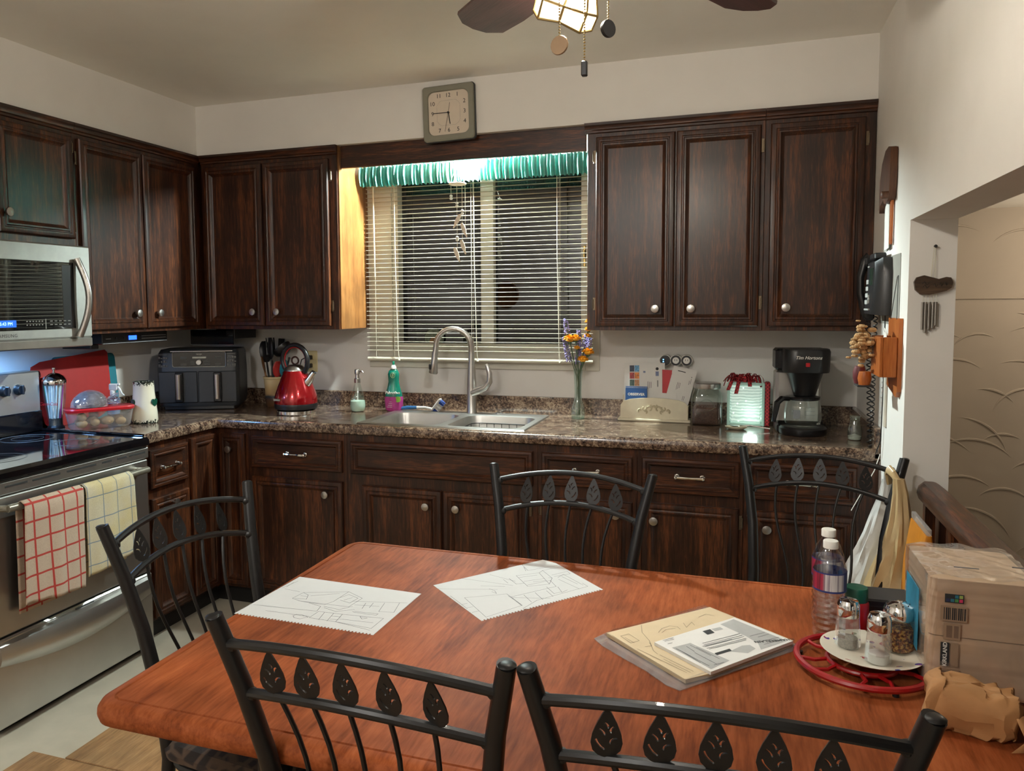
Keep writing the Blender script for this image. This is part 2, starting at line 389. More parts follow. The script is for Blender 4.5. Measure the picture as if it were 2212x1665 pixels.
# back run (local x = world x)
cbl = upper('two-door dark upper cabinet on the back wall left of the window', (DU+0.022, 0, 0), 0, 1.144-DU-0.022, HB, HT,
      [(.377-DU-.022, 1.372, .722-DU-.022, 2.187, D, (.662-DU-.022, 1.443)), (.733-DU-.022, 1.372, 1.103-DU-.022, 2.187, D, (.803-DU-.022, 1.443), 1)], (0, .006))
part(cbl, 'end_panel', MB().box(1.144-DU-.022, -DU+0.012, HB+0.001, 1.150-DU-.022, -0.001, HT-0.002), M_oak, 'unstained golden oak end panel facing the window')
upper('glossy two-door dark upper cabinet right of the window', (2.373, 0, 0), 0, 3.098-2.373, HB, HT,
      [(2.412-2.373, 1.372, 2.744-2.373, 2.187, D, (2.669-2.373, 1.447), -1), (2.751-2.373, 1.372, 3.082-2.373, 2.187, D, (2.816-2.373, 1.447), 1)], (.012, 0))
upper('single-door dark upper cabinet against the right wall above the coffee maker', (3.098, 0, 0), 0, XW-3.098-0.001, HB, HT,
      [(3.118-3.098, 1.372, 3.463-3.098, 2.187, D, (3.187-3.098, 1.449), 1)])
# left run (local x runs toward the back wall)
Y0 = -1.145
cl = upper('two-door dark upper cabinet on the left wall above the air fryer', (0, Y0, 0), PI/2, -0.001-Y0, HB, HT,
      [(-1.124-Y0, 1.372, -.757-Y0, 2.187, D, (-.819-Y0, 1.443), -1), (-.747-Y0, 1.372, -.372-Y0, 2.187, D, (-.675-Y0, 1.443))], (0, -DU+0.001))
Y1 = -1.915
upper('short dark upper cabinet above the microwave', (0, Y1, 0), PI/2, Y0-Y1, 1.728, HT,
      [(-1.525-Y1, 1.762, -1.162-Y1, 2.187, D, (-1.498-Y1, 1.838), 1), (-1.898-Y1, 1.762, -1.532-Y1, 2.187, D, (-1.56-Y1, 1.838))])
# valance board over the window
solo('valance_board', MB().box(1.152, -0.302, 2.142, 2.361, -0.282, HT-0.001, 0, 0.002), M_wh, 'dark wooden board above the window joining the upper cabinets', 'valance')

def base(label, loc, rotz, w, doors, drawers, low=False, dep=0.61, w_body=None):
    c = thing('base_cabinet', label, 'cabinet', loc, rotz, 'stained wooden base cabinets')
    bb = MB()
    if low: bb.box(0.0005, -dep, 0.1, w-0.0005, -0.001, 0.70); bb.box(0.0005, -dep, 0.70, w-0.0005, -dep+.018, 0.883); bb.box(0.0005, -dep+.018, 0.70, .0185, -0.001, 0.883); bb.box(w-.0185, -dep+.018, 0.70, w-.0005, -0.001, 0.883)
    else: bb.box(0.0005, -dep, 0.1, w-0.0005, -0.001, 0.883, 0, 0.001)
    part(c, 'body', bb, M_wv)
    part(c, 'toe_kick', MB().box(0.0005, -dep+0.06, 0.0, (w_body or w)-0.0005, -dep+0.075, 0.0995), M_kick)
    for a in doors: front_panel(c, 'door', *a)
    for a in drawers: front_panel(c, 'drawer_front', *a)
    return c
E_ = 0.61
base('dark base cabinet with one drawer left of the sink cabinet', (.792, 0, 0), 0, 1.322-.792, [(.816-.792, .115, 1.299-.792, .662, E_, (1.215-.792, .600))], [(.816-.792, .705, 1.299-.792, .853, E_, None, None, True)])
sb = base('wide dark sink base cabinet with two doors under the false drawer front', (1.322, 0, 0), 0, 2.218-1.322, [(1.402-1.322, .115, 1.786-1.322, .655, E_, (1.715-1.322, .583)), (1.796-1.322, .115, 2.180-1.322, .655, E_, (1.857-1.322, .583), 1)], [(1.344-1.322, .705, 2.198-1.322, .853, E_)], True)
base('dark base cabinet with one drawer right of the sink, behind the far middle chair', (2.218, 0, 0), 0, 2.630-2.218, [(2.238-2.218, .115, 2.612-2.218, .665, E_, (2.548-2.218, .613), -1)], [(2.238-2.218, .715, 2.612-2.218, .853, E_, None, None, True)])
base('dark base cabinet with one drawer between the two far chairs', (2.630, 0, 0), 0, 3.036-2.630, [(2.650-2.630, .115, 3.020-2.630, .672, E_, (2.700-2.630, .605), 1)], [(2.650-2.630, .715, 3.020-2.630, .856, E_, None, None, True)])
base('dark base cabinet with one drawer at the right wall behind the chair with bags', (3.036, 0, 0), 0, XW-3.036-0.001, [(3.056-3.036, .115, 3.430-3.036, .672, E_, (3.122-3.036, .604))], [(3.052-3.036, .715, 3.430-3.036, .860, E_, None, None, True)])
base('narrow dark base cabinet with one drawer beside the range', (0, -1.115, 0), PI/2, 1.115-.827, [(-1.085+1.115, .115, -.842+1.115, .640, E_, (-.955+1.115, .600), -1)], [(-1.085+1.115, .685, -.842+1.115, .853, E_, None, None, True)])
cc = thing('corner_cabinet', 'dark corner base cabinet with doors folding around the inside corner', 'cabinet', (0, 0, 0))
b = MB(); b.prism([(0.001, -.001), (.7915, -.001), (.7915, -E_), (E_, -E_), (E_, -.8265), (.001, -.8265)], .1, .883); part(cc, 'body', b, M_wv)
b = MB(); b.box(.7915, -.55, 0, .55, -.535, .0995); b.box(.55, -.8265, 0, .535, -.535, .0995); part(cc, 'toe_kick', b, M_kick)
front_panel(cc, 'door', .636, .115, .777, .862, E_, (.692, .785))
hub = bpy.data.objects.new('door_leaf', None)
bd = MB(); rect_loft(bd, -.087, -.3735, .087, .3735, PROF_D); d2 = part(cc, 'door', bd, M_wv, ang=25); d2.location = (E_+.0005, -.728, .4885); d2.rotation_euler = (0, 0, PI/2)
part(d2, 'panel', MB().box(-.037, -.0082, -.3235, .037, -.003, .3235), M_wv)
bpy.data.objects.remove(hub)

# ------------------------------------------------------------------ countertop with rolled edge
def laminate():
    m, t, bs = nt('granite_laminate'); v = coords(t)
    n1 = noise(t, v, 95, 5, 0.7, 0.6); n2 = noise(t, v, 22, 4, 0.6)
    n3 = noise(t, v, 260, 2, 0.5)
    mx = t.nodes.new('ShaderNodeMix'); mx.data_type = 'FLOAT'; mx.inputs[0].default_value = 0.35
    t.links.new(n1, mx.inputs[2]); t.links.new(n2, mx.inputs[3])
    c = ramp(t, mx.outputs[0], [(.36, srgb(24, 18, 15)), (.45, srgb(62, 46, 38)), (.52, srgb(112, 90, 74)), (.62, srgb(166, 146, 122))])
    t.links.new(c, bs.inputs['Base Color']); bs.inputs['Roughness'].default_value = 0.2; bs.inputs['Coat Weight'].default_value = 0.3
    bump(t, bs, n3, 0.05, 0.001)
    return m
M_lam = laminate()
ctop = thing('countertop', 'speckled brown and black laminate counter with rolled front edge', 'countertop', (0, 0, 0))
CF = 0.636
SX0, SX1, SY0, SY1 = 1.372, 2.132, -0.558, -0.118         # sink cut-out
NOSE = [(-0.045, CT), (-0.012, CT+0.001), (-0.004, CT-0.004), (0.0, CT-0.014), (0.0, CT-0.030), (-0.004, CT-0.040), (-0.012, CT-0.045), (-0.045, CT-0.045)]
b = MB()
for x0, x1, y0, y1 in ((0.0, SX0, -CF+.045, -.022), (SX1, XW-.0005, -CF+.045, -.022), (SX0, SX1, -CF+.045, SY0), (SX0, SX1, SY1, -.022)):
    b.box(x0, y0, CT-.045, x1, y1, CT)
b.box(0.0, -1.1325, CT-.045, CF-.045, -CF+.045, CT)
b.loft([[(CF-.045 if k == 0 else XW-.0005, -CF-dy if k else -CF-dy, z) for dy, z in NOSE] for k in (0, 1)], 0, None, True, True)
b.loft([[(CF+dy, yy, z) for dy, z in NOSE] for yy in (-1.1325, -CF+.045)], 0, None, True, True)
part(ctop, 'slab', b, M_lam)
b = MB(); BSZ = 1.012
b.box(.0005, -.022, CT-.045, XW-.0005, -.0005, BSZ, 0, .004); part(ctop, 'backsplash', b, M_lam)
b = MB(); b.box(.0005, -1.1325, CT, .022, -.0225, BSZ, 0, .004); part(ctop, 'backsplash', b, M_lam)
b = MB(); b.box(XW-.022, -CF, CT-.040, XW-.0005, -.0225, BSZ, 0, .004); part(ctop, 'side_splash', b, M_lam)

# ---- sink
snk = thing('kitchen_sink', 'double-bowl stainless steel sink set into the counter', 'sink', (0, 0, CT))
b = MB()
for x0, x1, o0, o1 in ((1.392, 1.732, 1.352, 1.752), (1.772, 2.112, 1.752, 2.152)):
    y0, y1 = -.545, -.185
    b.loft([rrect(o0, -.578, o1, -.098, .0001 , .0008), rrect(o0 + (.004 if o0 < 1.4 else 0), -.574, o1-(.004 if o1 > 2 else 0), -.102, .0001, .005), rrect(x0-.012, y0-.012, x1+.012, y1+.012, .07, .006), rrect(x0, y0, x1, y1, .06, .001), rrect(x0+.004, y0+.004, x1-.004, y1-.004, .058, -.015), rrect(x0+.018, y0+.018, x1-.018, y1-.018, .055, -.15), rrect(x0+.05, y0+.05, x1-.05, y1-.05, .05, -.175), rrect((x0+x1)/2-.04, (y0+y1)/2-.04, (x0+x1)/2+.04, (y0+y1)/2+.04, .0399, -.18)], 0, None, False, True)
part(snk, 'bowl', b, M_steel)
for cx in (1.562, 1.942):
    part(snk, 'drain', MB().lathe([(.038, -.1795), (.038, -.176), (.028, -.177), (.0, -.1775)], 20, cx=cx, cy=-.365), M_chrome)
b = MB()
for zz in (-.03, -.07):
    b.tube([(x, y, z) for x, y, z in rrect(1.80, -.515, 2.085, -.215, .05, zz)], .0022, 6, closed=True)
for i in range(7):
    x = 1.83+i*.0375
    b.tube([(x, -.515, -.03), (x, -.515, -.165), (x, -.215, -.165), (x, -.215, -.03)], .0016, 5)
for i in range(5):
    y = -.48+i*.057
    b.tube([(1.80, y, -.03), (1.80, y, -.165), (2.085, y, -.165), (2.085, y, -.03)], .0016, 5)
solo('dish_rack', b, M_black, 'black wire basket inside the right sink bowl', 'rack', (0, 0, CT))
# ---- faucet
fa = thing('kitchen_faucet', 'tall brushed nickel gooseneck faucet behind the sink', 'faucet', (1.765, -.135, CT+.006))
part(fa, 'body', MB().lathe([(.027, 0), (.027, .004), (.0245, .01), (.0235, .14), (.021, .2), (.0165, .26), (.0155, .30), (0, .30)], 24), M_brush)
arc = [(0, 0, .29), (0, 0, .33)]
for i in range(1, 13):
    a = PI*i/12*1.02; arc.append((-.088+.088*math.cos(a), -.03*math.sin(a*.5), .33+.088*math.sin(a)))
arc.append((-.180, -.032, .30))
part(fa, 'neck', MB().tube(arc, [.0155]*3+[.0138]*(len(arc)-3), 16), M_brush)
hd = MB().tube([(-.180, -.032, .302), (-.184, -.033, .26), (-.190, -.034, .20), (-.191, -.034, .195)], [.0150, .0165, .0225, .020], 18)
sp = part(fa, 'spray_head', hd, M_brush)
part(sp, 'button', MB().box(-.206, -.058, .215, -.194, -.050, .245, 0, .004), M_black)
hn = MB().tube([(.005, -.005, .10), (.04, -.01, .115), (.075, -.014, .13), (.098, -.016, .16), (.098, -.016, .20), (.086, -.016, .235), (.080, -.016, .245)], [.021, .020, .018, .015, .013, .010, .008], 14)
part(fa, 'handle', hn, M_brush)
tc = thing('drain_stopper', 'small chrome stopper on the sink ledge beside the faucet', 'stopper', (1.905, -.128, CT+.0065))
part(tc, 'cap', MB().lathe([(.018, 0), (.018, .006), (.012, .01), (0, .012)], 16), M_chrome); part(tc, 'stem', MB().cyl((0, 0, .01), (.02, -.01, .018), .004, 8), M_chrome)
# ------------------------------------------------------------------ blind, fabric valance, lamp over the sink
M_slat = mat('blind_slat', srgb(206, 200, 180), 0.35, var=0.02)
bl = thing('window_blind', 'white slatted mini blind hanging open in front of the dark window', 'blind', (1.157, -.045, 0))
BW = 2.351-1.157
part(bl, 'head_rail', MB().box(0, -.02, 2.135, BW, .02, 2.165, 0, .002), M_slat)
sm = MB(); n = 4
def slat_fn(u, v):
    y = -.0108+.0216*v
    return (BW*u, y*math.cos(.06), .0022*(1-(2*v-1)**2)+y*math.sin(-.06))
sm.grid(slat_fn, 1, n); SL = sm.mesh('slat', M_slat, 80)
zs = 2.118; k = 0
while zs > 1.215:
    o = part(bl, 'slat', SL, None); o.location = (0, 0, zs); zs -= .0226; k += 1
part(bl, 'bottom_rail', MB().tube([(0, 0, 1.192), (BW, 0, 1.192)], .011, 10, sy=.8), M_slat)
for x in (.055, .16, .585, 1.03):
    b = MB()
    for dy in (-.0135, .0135): b.cyl((x, dy, 1.192), (x, dy, 2.14), .0009, 5)
    part(bl, 'ladder_cord', b, M_slat)
for x in (.17, .60, 1.02):
    b = MB(); b.tube([(x, -.017, 2.135), (x+.002, -.018, 1.7), (x+.012, -.019, 1.25), (x+.018, -.022, 1.195)], .0017, 6); b.sph((x+.018, -.022, 1.188), .007, 8)
    part(bl, 'pull_cord', b, M_slat)
wand = MB(); wand.cyl((.055, -.026, 2.13), (.06, -.027, 1.62), .003, 6); part(bl, 'wand', wand, M_slat)

M_teal = mat('teal_satin', srgb(34, 132, 120), 0.42, var=0.12, vscale=60, sheen=0.5)
rnd = random.Random(3); ph = [0]
for i in range(520): ph.append(ph[-1]+rnd.uniform(.35, 1.25))
def teal_fn(u, v):
    i = u*500; a = ph[int(i)]+(ph[int(i)+1]-ph[int(i)])*(i-int(i))
    sh = 1.2*math.sin(a*.17)+.8*v
    y = -.128-.008*math.sin(a+sh)-.005*math.sin(a*.43+2*v)-.012*math.sin(PI*v)
    return (1.170+(2.353-1.170)*u, y, 2.072+.004*math.sin(a*.9)+(.1+.003*math.sin(a*1.3))*v)
va = thing('gathered_valance', 'gathered teal satin valance across the top of the window', 'valance', (0, 0, 0))
part(va, 'fabric', MB().grid(teal_fn, 500, 6), M_teal, ang=80)
b = MB(); b.cyl((1.153, -.105, 2.135), (2.36, -.105, 2.135), .006, 8); part(va, 'rod', b, M_white)

lb = thing('sink_lamp', 'bare white bulb under the soffit hidden behind the wooden valance board', 'lamp', (1.775, -.205, HT))
part(lb, 'base', MB().lathe([(.055, 0), (.055, -.008), (.03, -.012), (.02, -.03), (0, -.03)][::-1], 20), M_white)
M_bulb = emis('cool_bulb', (0.86, 1.0, 0.98), P_SINK)
part(lb, 'bulb', MB().sph((0, 0, -.058), .03, 14), M_bulb)
def lamp(name, parent, loc, power, color, radius=.03, spot=None):
    l = bpy.data.lights.new(name, 'SPOT' if spot else 'POINT'); l.energy = power; l.color = color; l.shadow_soft_size = radius
    if spot: l.spot_size = spot; l.spot_blend = .6
    o = bpy.data.objects.new(name, l); COL.objects.link(o); o.parent = parent; o.location = loc; return o

# ---- driftwood bird mobile hanging in front of the blind
M_shell = mat('bleached_wood', srgb(226, 212, 190), 0.6, var=0.06)
M_string = mat('white_string', srgb(214, 210, 190), 0.7)
wc = thing('bird_mobile', 'bird mobile of pale wooden birds and beads hanging from a ring', 'mobile', (1.737, -.24, 2.042))
b = MB(); b.tube([(.038*math.cos(a*PI/12), .038*math.sin(a*PI/12), 0) for a in range(24)], .0045, 6, closed=True); part(wc, 'ring', b, M_shell)
b = MB(); b.lathe([(.036, -.002), (.036, .002)], 20); part(wc, 'ring_disc', b, M_shell)
for i in range(6):
    a = PI/3*i+.3; part(wc, 'string', MB().cyl((.036*math.cos(a), .036*math.sin(a), 0), (0, 0, .1), .0012, 5), M_string)
part(wc, 'string', MB().cyl((0, 0, .1), (0, 0, HT-2.042-.001), .0012, 5), M_string)
for x, y, l, beads in ((-.033, .0, .07, (.055, .067)), (-.008, .012, .32, (.088, .102, .25, .262)), (.026, -.01, .28, (.128, .142)), (.030, .022, .21, ())):
    part(wc, 'string', MB().cyl((x, y, 0), (x, y, -l), .0011, 5), M_string)
    for z in beads: part(wc, 'bead', MB().sph((x, y, -z), .0085, 8, sz=.8), M_white)
bird = [(.0, .04), (.008, .046), (.016, .042), (.018, .03), (.020, .012), (.018, -.01), (.010, -.03), (.008, -.05), (.002, -.052), (-.002, -.03), (-.006, -.008), (-.006, .012), (-.004, .028)]
BM = curve_mesh('bird', [[(x*1.0-.006, y) for x, y in bird]], .004, M_shell)
for x, z, a, fl in ((-.002, -.173, .55, 1), (.030, -.215, -.42, 0), (.026, -.295, -.36, 0), (-.006, -.331, -.40, 0)):
    o = part(wc, 'bird', BM, None); o.location = (x, -.004*fl, z); o.rotation_euler = (PI/2, a, 0)
    o.scale = (-.75 if fl else .75, .75, .8)

# ---- round ornament on the sill behind the blind
sc_ = thing('sun_catcher', 'round mottled sun catcher leaning at the bottom of the left window pane', 'ornament', (1.497, .046, 1.284))
part(sc_, 'disc', MB().lathe([(.052, 0), (.052, .004)], 28, M=RX(PI/2)), mat('mottled_glass', srgb(92, 100, 84), 0.25, var=.4, vscale=40))
b = MB(); b.tube([(.054*math.cos(a*PI/16), 0, .054*math.sin(a*PI/16)) for a in range(32)], .0025, 6, closed=True); part(sc_, 'rim', b, M_inkd)
part(sc_, 'motif', MB().lathe([(.026, 0), (.026, .003)], 6, M=TR(.0, -.004, -.018) @ RX(PI/2)), mat('amber_glass', srgb(120, 84, 40), .3))
for o in sc_.children: o.location.z += .012-.0

# ---- wall clock on the soffit
ck = thing('wall_clock', 'square grey-framed wall clock with rounded corners leaning on the valance board', 'clock', (1.737, -DU-.001, 2.348), rot=(-.0, math.radians(-1.5), 0))
M_cf = mat('grey_clock_frame', srgb(128, 126, 112), 0.35, var=.03)
b = MB(); hw = .124
b.loft([[(x, y, z) for x, z, y in [(p[0], p[1], 0) for p in rrect(-hw, -hw, hw, hw, .014, 0)]], [(p[0], -.026, p[1]) for p in rrect(-hw, -hw, hw, hw, .014, 0)], [(p[0], -.03, p[1]) for p in rrect(-hw+.004, -hw+.004, hw-.004, hw-.004, .012, 0)], [(p[0], -.03, p[1]) for p in rrect(-hw+.024, -hw+.024, hw-.024, hw-.024, .03, 0)], [(p[0], -.022, p[1]) for p in rrect(-hw+.027, -hw+.027, hw-.027, hw-.027, .028, 0)]], 0)
part(ck, 'frame', b, M_cf)
b = MB()
b.loft([[(p[0], -.001, p[1]) for p in rrect(-hw-.003, -hw-.003, hw+.003, hw+.003, .015, 0)], [(p[0], -.016, p[1]) for p in rrect(-hw-.003, -hw-.003, hw+.003, hw+.003, .015, 0)]], 0, None, True, True); part(ck, 'back_case', b, M_black)
b = MB(); b.loft([[(p[0], -.0215, p[1]) for p in rrect(-hw+.026, -hw+.026, hw-.026, hw-.026, .028, 0)]], 0, None, False, True); b.f[-1] = b.f[-1][::-1]; part(ck, 'dial', b, mat('clock_dial', srgb(212, 198, 180), .5, var=.02))
for i in range(1, 13):
    a = PI/2-i*PI/6; cx, cz = math.cos(a), math.sin(a); s = .078/max(abs(cx), abs(cz)) if i % 3 else .078
    s = min(s, .100)
    part(ck, 'numeral', text(str(i), .026, M_inkd, TR(cx*s, -.0222, cz*s) @ FRONT, .0002), None)
b = MB()
for i in range(60):
    a = i*PI/30; cx, cz = math.cos(a), math.sin(a); s = .056/max(abs(cx), abs(cz)); s = min(s, .066)
    b.box(cx*s-.0008, -.0225, cz*s-.0008, cx*s+.0008, -.0217, cz*s+.0008)
part(ck, 'minute_track', b, M_ink)
def hand(nm, ang, l, w, back=0, y=-.0235):
    b = MB(); b.box(-w/2, y-.001, -back, w/2, y, l, M=RY(ang)); part(ck, nm, b, M_inkd)
hand('hour_hand', math.radians(172), .052, .004); hand('minute_hand', math.radians(-88), .074, .003, .0, -.025); hand('second_hand', math.radians(192), .086, .0012, .045, -.0265)
part(ck, 'hub', MB().lathe([(.005, 0), (.005, .007), (0, .007)], 12, M=TR(0, -.021, 0) @ RX(PI/2)), M_inkd)

# ---- round clock on the wall behind the viewer, which the dark window mirrors
rc = thing('round_wall_clock', 'round tan wall clock mirrored in the dark right window pane', 'clock', (.36, YF, 1.59))
part(rc, 'rim', MB().lathe([(.16, 0), (.16, .02), (.15, .03), (.14, .02), (.14, .015)], 32, M=RX(-PI/2)), M_oak)
part(rc, 'face', MB().lathe([(.141, .012), (.0, .014)], 32, M=RX(-PI/2), cap=False), mat('tan_dial', srgb(200, 168, 110), .5))

# ------------------------------------------------------------------ ceiling fan with glass lamp shades
FX, FY = 2.771, -2.188
fan = thing('ceiling_fan', 'ceiling fan with dark blades, stained glass lamp shades and pull chains', 'ceiling fan', (FX, FY, 0))
M_fanm = mat('fan_bronze', (0.10, 0.065, 0.04), .35, .8)
M_blade = wood('fan_blade_wood', srgb(42, 26, 24), srgb(66, 42, 40), srgb(88, 58, 54), axis='x', rough=.35)
part(fan, 'canopy', MB().lathe([(0, 2.29), (.022, 2.29), (.022, 2.44), (.07, 2.46), (.075, H), (0, H)], 24), M_fanm)
part(fan, 'motor', MB().lathe([(0, 2.14), (.06, 2.14), (.11, 2.155), (.125, 2.18), (.125, 2.24), (.10, 2.275), (.04, 2.30), (0, 2.30)], 28), M_fanm)
part(fan, 'light_kit', MB().lathe([(0, 2.07), (.03, 2.075), (.05, 2.09), (.055, 2.12), (.045, 2.145), (0, 2.145)], 24), M_fanm)
bm_ = MB()
pts = [(.13, -.045), (.20, -.056), (.47, -.072), (.57, -.068), (.605, -.036), (.613, 0), (.605, .036), (.57, .068), (.47, .072), (.20, .056), (.13, .045)]
bm_.prism(pts, -.004, .004)
BLADE = bm_.mesh('blade', M_blade)
arm = MB().box(.10, -.02, -.004, .19, .02, .001, 0, .001).mesh('blade_arm', M_fanm)
for i in range(5):
    a = BLADE_A0+i*2*PI/5
    o = part(fan, 'blade', BLADE, None); o.location = (0, 0, BLADE_Z); o.rotation_euler = (math.radians(11), 0, a)
    o2 = part(o, 'blade_arm', arm, None); o2.location = (0, 0, -.0045)
def pane_mat(name, e):
    m = bpy.data.materials.new(name); m.use_nodes = True; t = m.node_tree; t.nodes.clear()
    out = t.nodes.new('ShaderNodeOutputMaterial'); tr = t.nodes.new('ShaderNodeBsdfTransparent'); em = t.nodes.new('ShaderNodeEmission'); mx = t.nodes.new('ShaderNodeMixShader')
    tr.inputs[0].default_value = (1.0, .97, .92, 1); em.inputs[0].default_value = (1.0, .90, .76, 1); em.inputs[1].default_value = e; mx.inputs[0].default_value = .3
    t.links.new(tr.outputs[0], mx.inputs[1]); t.links.new(em.outputs[0], mx.inputs[2]); t.links.new(mx.outputs[0], out.inputs[0]); return m
M_shade = pane_mat('lit_shade_glass', P_PANE); M_shade2 = pane_mat('dim_shade_glass', P_PANE*.5)
M_came = mat('brass_came', (0.36, 0.25, 0.10), .4, .9)
def shade(phi, mpane, pw):
    """eight-sided flared shade made of single panes held by brass strips; hangs tilted outwards"""
    dx, dy = math.cos(phi), math.sin(phi)
    s = part(fan, 'lamp_shade', MB().lathe([(.0, 0), (.026, 0), (.03, -.012), (.026, -.018), (0, -.018)][::-1], 16), M_fanm)
    s.location = (dx*SH_R, dy*SH_R, SH_Z); s.rotation_euler = (0, -SH_TILT, 0) if False else (Matrix.Rotation(phi, 3, 'Z') @ Matrix.Rotation(-SH_TILT, 3, 'Y')).to_euler()
    rows = [(.030, -.012), (.050, -.040), (.066, -.075), (.064, -.104)]; n = 8
    came = MB()
    for r in range(3):
        r0, z0 = rows[r]; r1, z1 = rows[r+1]
        for j in range(n):
            a0, a1 = 2*PI*j/n, 2*PI*(j+1)/n
            q = [Vector((r0*math.cos(a0), r0*math.sin(a0), z0)), Vector((r0*math.cos(a1), r0*math.sin(a1), z0)), Vector((r1*math.cos(a1), r1*math.sin(a1), z1)), Vector((r1*math.cos(a0), r1*math.sin(a0), z1))]
            if r == 2:
                q[2].z -= .008*(j % 2); q[3].z -= .008*((j+1) % 2)
            pv = [tuple(p) for p in q]+[(p.x*.975, p.y*.975, p.z) for p in q]
            part(s, 'pane', MB().add(pv, [(0, 3, 2, 1), (4, 5, 6, 7), (0, 1, 5, 4), (1, 2, 6, 5), (2, 3, 7, 6), (3, 0, 4, 7)]), mpane)
            came.tube([q[0]*1.012, q[3]*1.012], .0030, 6); came.tube([q[3]*1.012, q[2]*1.012], .0030, 6)
            if r == 0: came.tube([q[0], q[1]], .0018, 5)
    part(s, 'came', came, M_came)
    part(s, 'bulb', MB().sph((0, 0, -.058), .024, 10, sz=1.2), emis('warm_bulb_%d' % int(pw), (1.0, .97, .91), pw))
    c = MB().tube([(dx*.04, dy*.04, 2.11), (dx*.07, dy*.07, 2.15), (dx*SH_R, dy*SH_R, SH_Z)], .008, 8); part(fan, 'lamp_arm', c, M_fanm)
SH_R, SH_Z, SH_TILT = .105, 2.160, .52
shade(SH_A0, M_shade, P_FAN); shade(SH_A0+math.radians(160), M_shade2, P_FAN*.12)
def chain(x, y, z0, z1, fob):
    b = MB(); z = z0
    c = MB()
    while z > z1: c.sph((x, y, z), .0022, 6); z -= .0058
    o = part(fan, 'pull_chain', c, M_came)
    if fob == 'coin': part(o, 'fob', MB().lathe([(.0, -.003), (.0185, -.003), (.0195, 0), (.0185, .003), (0, .003)], 20, M=TR(x, y, z1-.018) @ RZ(-.25) @ RX(PI/2)), mat('bronze_fob', (.30, .20, .12), .4, .7))
    elif fob == 'disc': part(o, 'fob', MB().lathe([(.0, -.004), (.017, -.004), (.018, 0), (.017, .004), (0, .004)], 20, M=TR(x, y, z1-.017) @ RZ(.9) @ RX(PI/2)), M_black)
    else: part(o, 'fob', MB().box(x-.006, y-.006, z1-.03, x+.006, y+.006, z1, 0, .002), M_black)
chain(2.655-FX, -2.185-FY, 2.09, 2.008, 'coin'); chain(2.705-FX, -2.180-FY, 2.09, 1.955, 'weight'); chain(2.748-FX, -2.155-FY, 2.12, 2.038, 'disc')
# ------------------------------------------------------------------ range (local x runs along the wall toward the back wall, front = -y)
RY0, RW, RF = -1.898, .760, .655
rg = thing('range', 'stainless steel electric range with black glass cooktop', 'range', (0, RY0, 0), PI/2)
part(rg, 'body', MB().box(.002, -RF+.03, .03, RW-.002, -.03, .90, 0, .003), mat('range_side', (.03, .03, .032), .4))
part(rg, 'toe_base', MB().box(.01, -RF+.05, 0, RW-.01, -.04, .0295), M_black)
ckt = part(rg, 'cooktop', MB().box(.0, -RF-.025, .885, RW, -.055, .928, 0, .012), M_blackg, 'black glass cooktop')
for cx, cy, rr in ((.20, -.47, (.105, .10, .07)), (.56, -.48, (.085, .08)), (.20, -.20, (.075, .07)), (.57, -.21, (.105, .10, .06))):
    for r in rr: part(ckt, 'burner_ring', MB().tube([(cx+r*math.cos(a*PI/20), cy+r*math.sin(a*PI/20), .9281) for a in range(40)], .0005, 4, closed=True), mat('burner_print', srgb(72, 74, 74), .6))
part(ckt, 'edge_trim', MB().tube([(RW-.006, -.075, .932), (RW-.006, -RF+.01, .932)], .006, 8), M_blackg)
part(rg, 'vent_trim', MB().box(.003, -RF-.012, .838, RW-.003, -RF+.032, .884, 0, .004), M_steel)
for x0, x1 in ((.07, .16), (.18, .30), (.33, .47), (.50, .55), (.58, .63), (.645, .735)): part(rg, 'vent_slot', MB().box(x0, -RF-.0132, .862, x1, -RF-.011, .869), M_inkd)
od = part(rg, 'oven_door', MB().box(.003, -RF-.006, .352, RW-.003, -RF+.03, .834, 0, .006), M_steel)
part(od, 'window', MB().box(.115, -RF-.0085, .475, RW-.115, -RF-.005, .765, 0, .004), M_blackg)
b = MB(); hp = [(.045+(RW-.10)*i/14, -RF-.05-.012*math.sin(PI*i/14), .800) for i in range(15)]
b.tube(hp, .0135, 12); b.cyl((.05, -RF-.052, .800), (.05, -RF-.003, .795), .012, 10); b.cyl((RW-.065, -RF-.052, .800), (RW-.065, -RF-.003, .795), .012, 10)
part(od, 'handle', b, M_cream if False else mat('oven_handle', srgb(150, 146, 132), .3, .7))
dw = part(rg, 'storage_drawer', MB().box(.003, -RF-.006, .035, RW-.003, -RF+.03, .345, 0, .006), M_steel)
b = MB()
N = 20
b.loft([[(.02+(RW-.04)*i/N, -RF-.006-d*(.3+.7*math.sin(PI*i/N)), z-.05*math.sin(PI*i/N)*k) for d, z, k in ((0, .335, 0), (.03, .325, 0), (.045, .298, .3), (.040, .278, .6), (.02, .262, .8), (0, .255, 1))] for i in range(N+1)], 0, None, True, True, False)
part(dw, 'scoop_handle', b, M_steel)
badge = part(rg, 'badge', MB().box(.385-.06+.02, -RF-.0095, .318-.02, .385+.05, -RF-.005, .318+.022, 0, .001), mat('badge_grey', (.10, .10, .10), .3, .8))
bad_t = part(badge, 'lettering', text('FRIGIDAIRE', .0115, M_steel, TR(.392, -RF-.0098, .322) @ FRONT, .0002), None)
bg = part(rg, 'backguard', MB().box(.004, -.088, .928, RW-.004, -.004, 1.195, 0, .006), M_steel)
part(bg, 'lower_panel', MB().box(.004, -.094, .929, RW-.004, -.086, 1.02, 0, .003), M_blackg)
part(bg, 'clock_panel', MB().box(.22, -.092, 1.06, .52, -.086, 1.165, 0, .003), M_blackg)
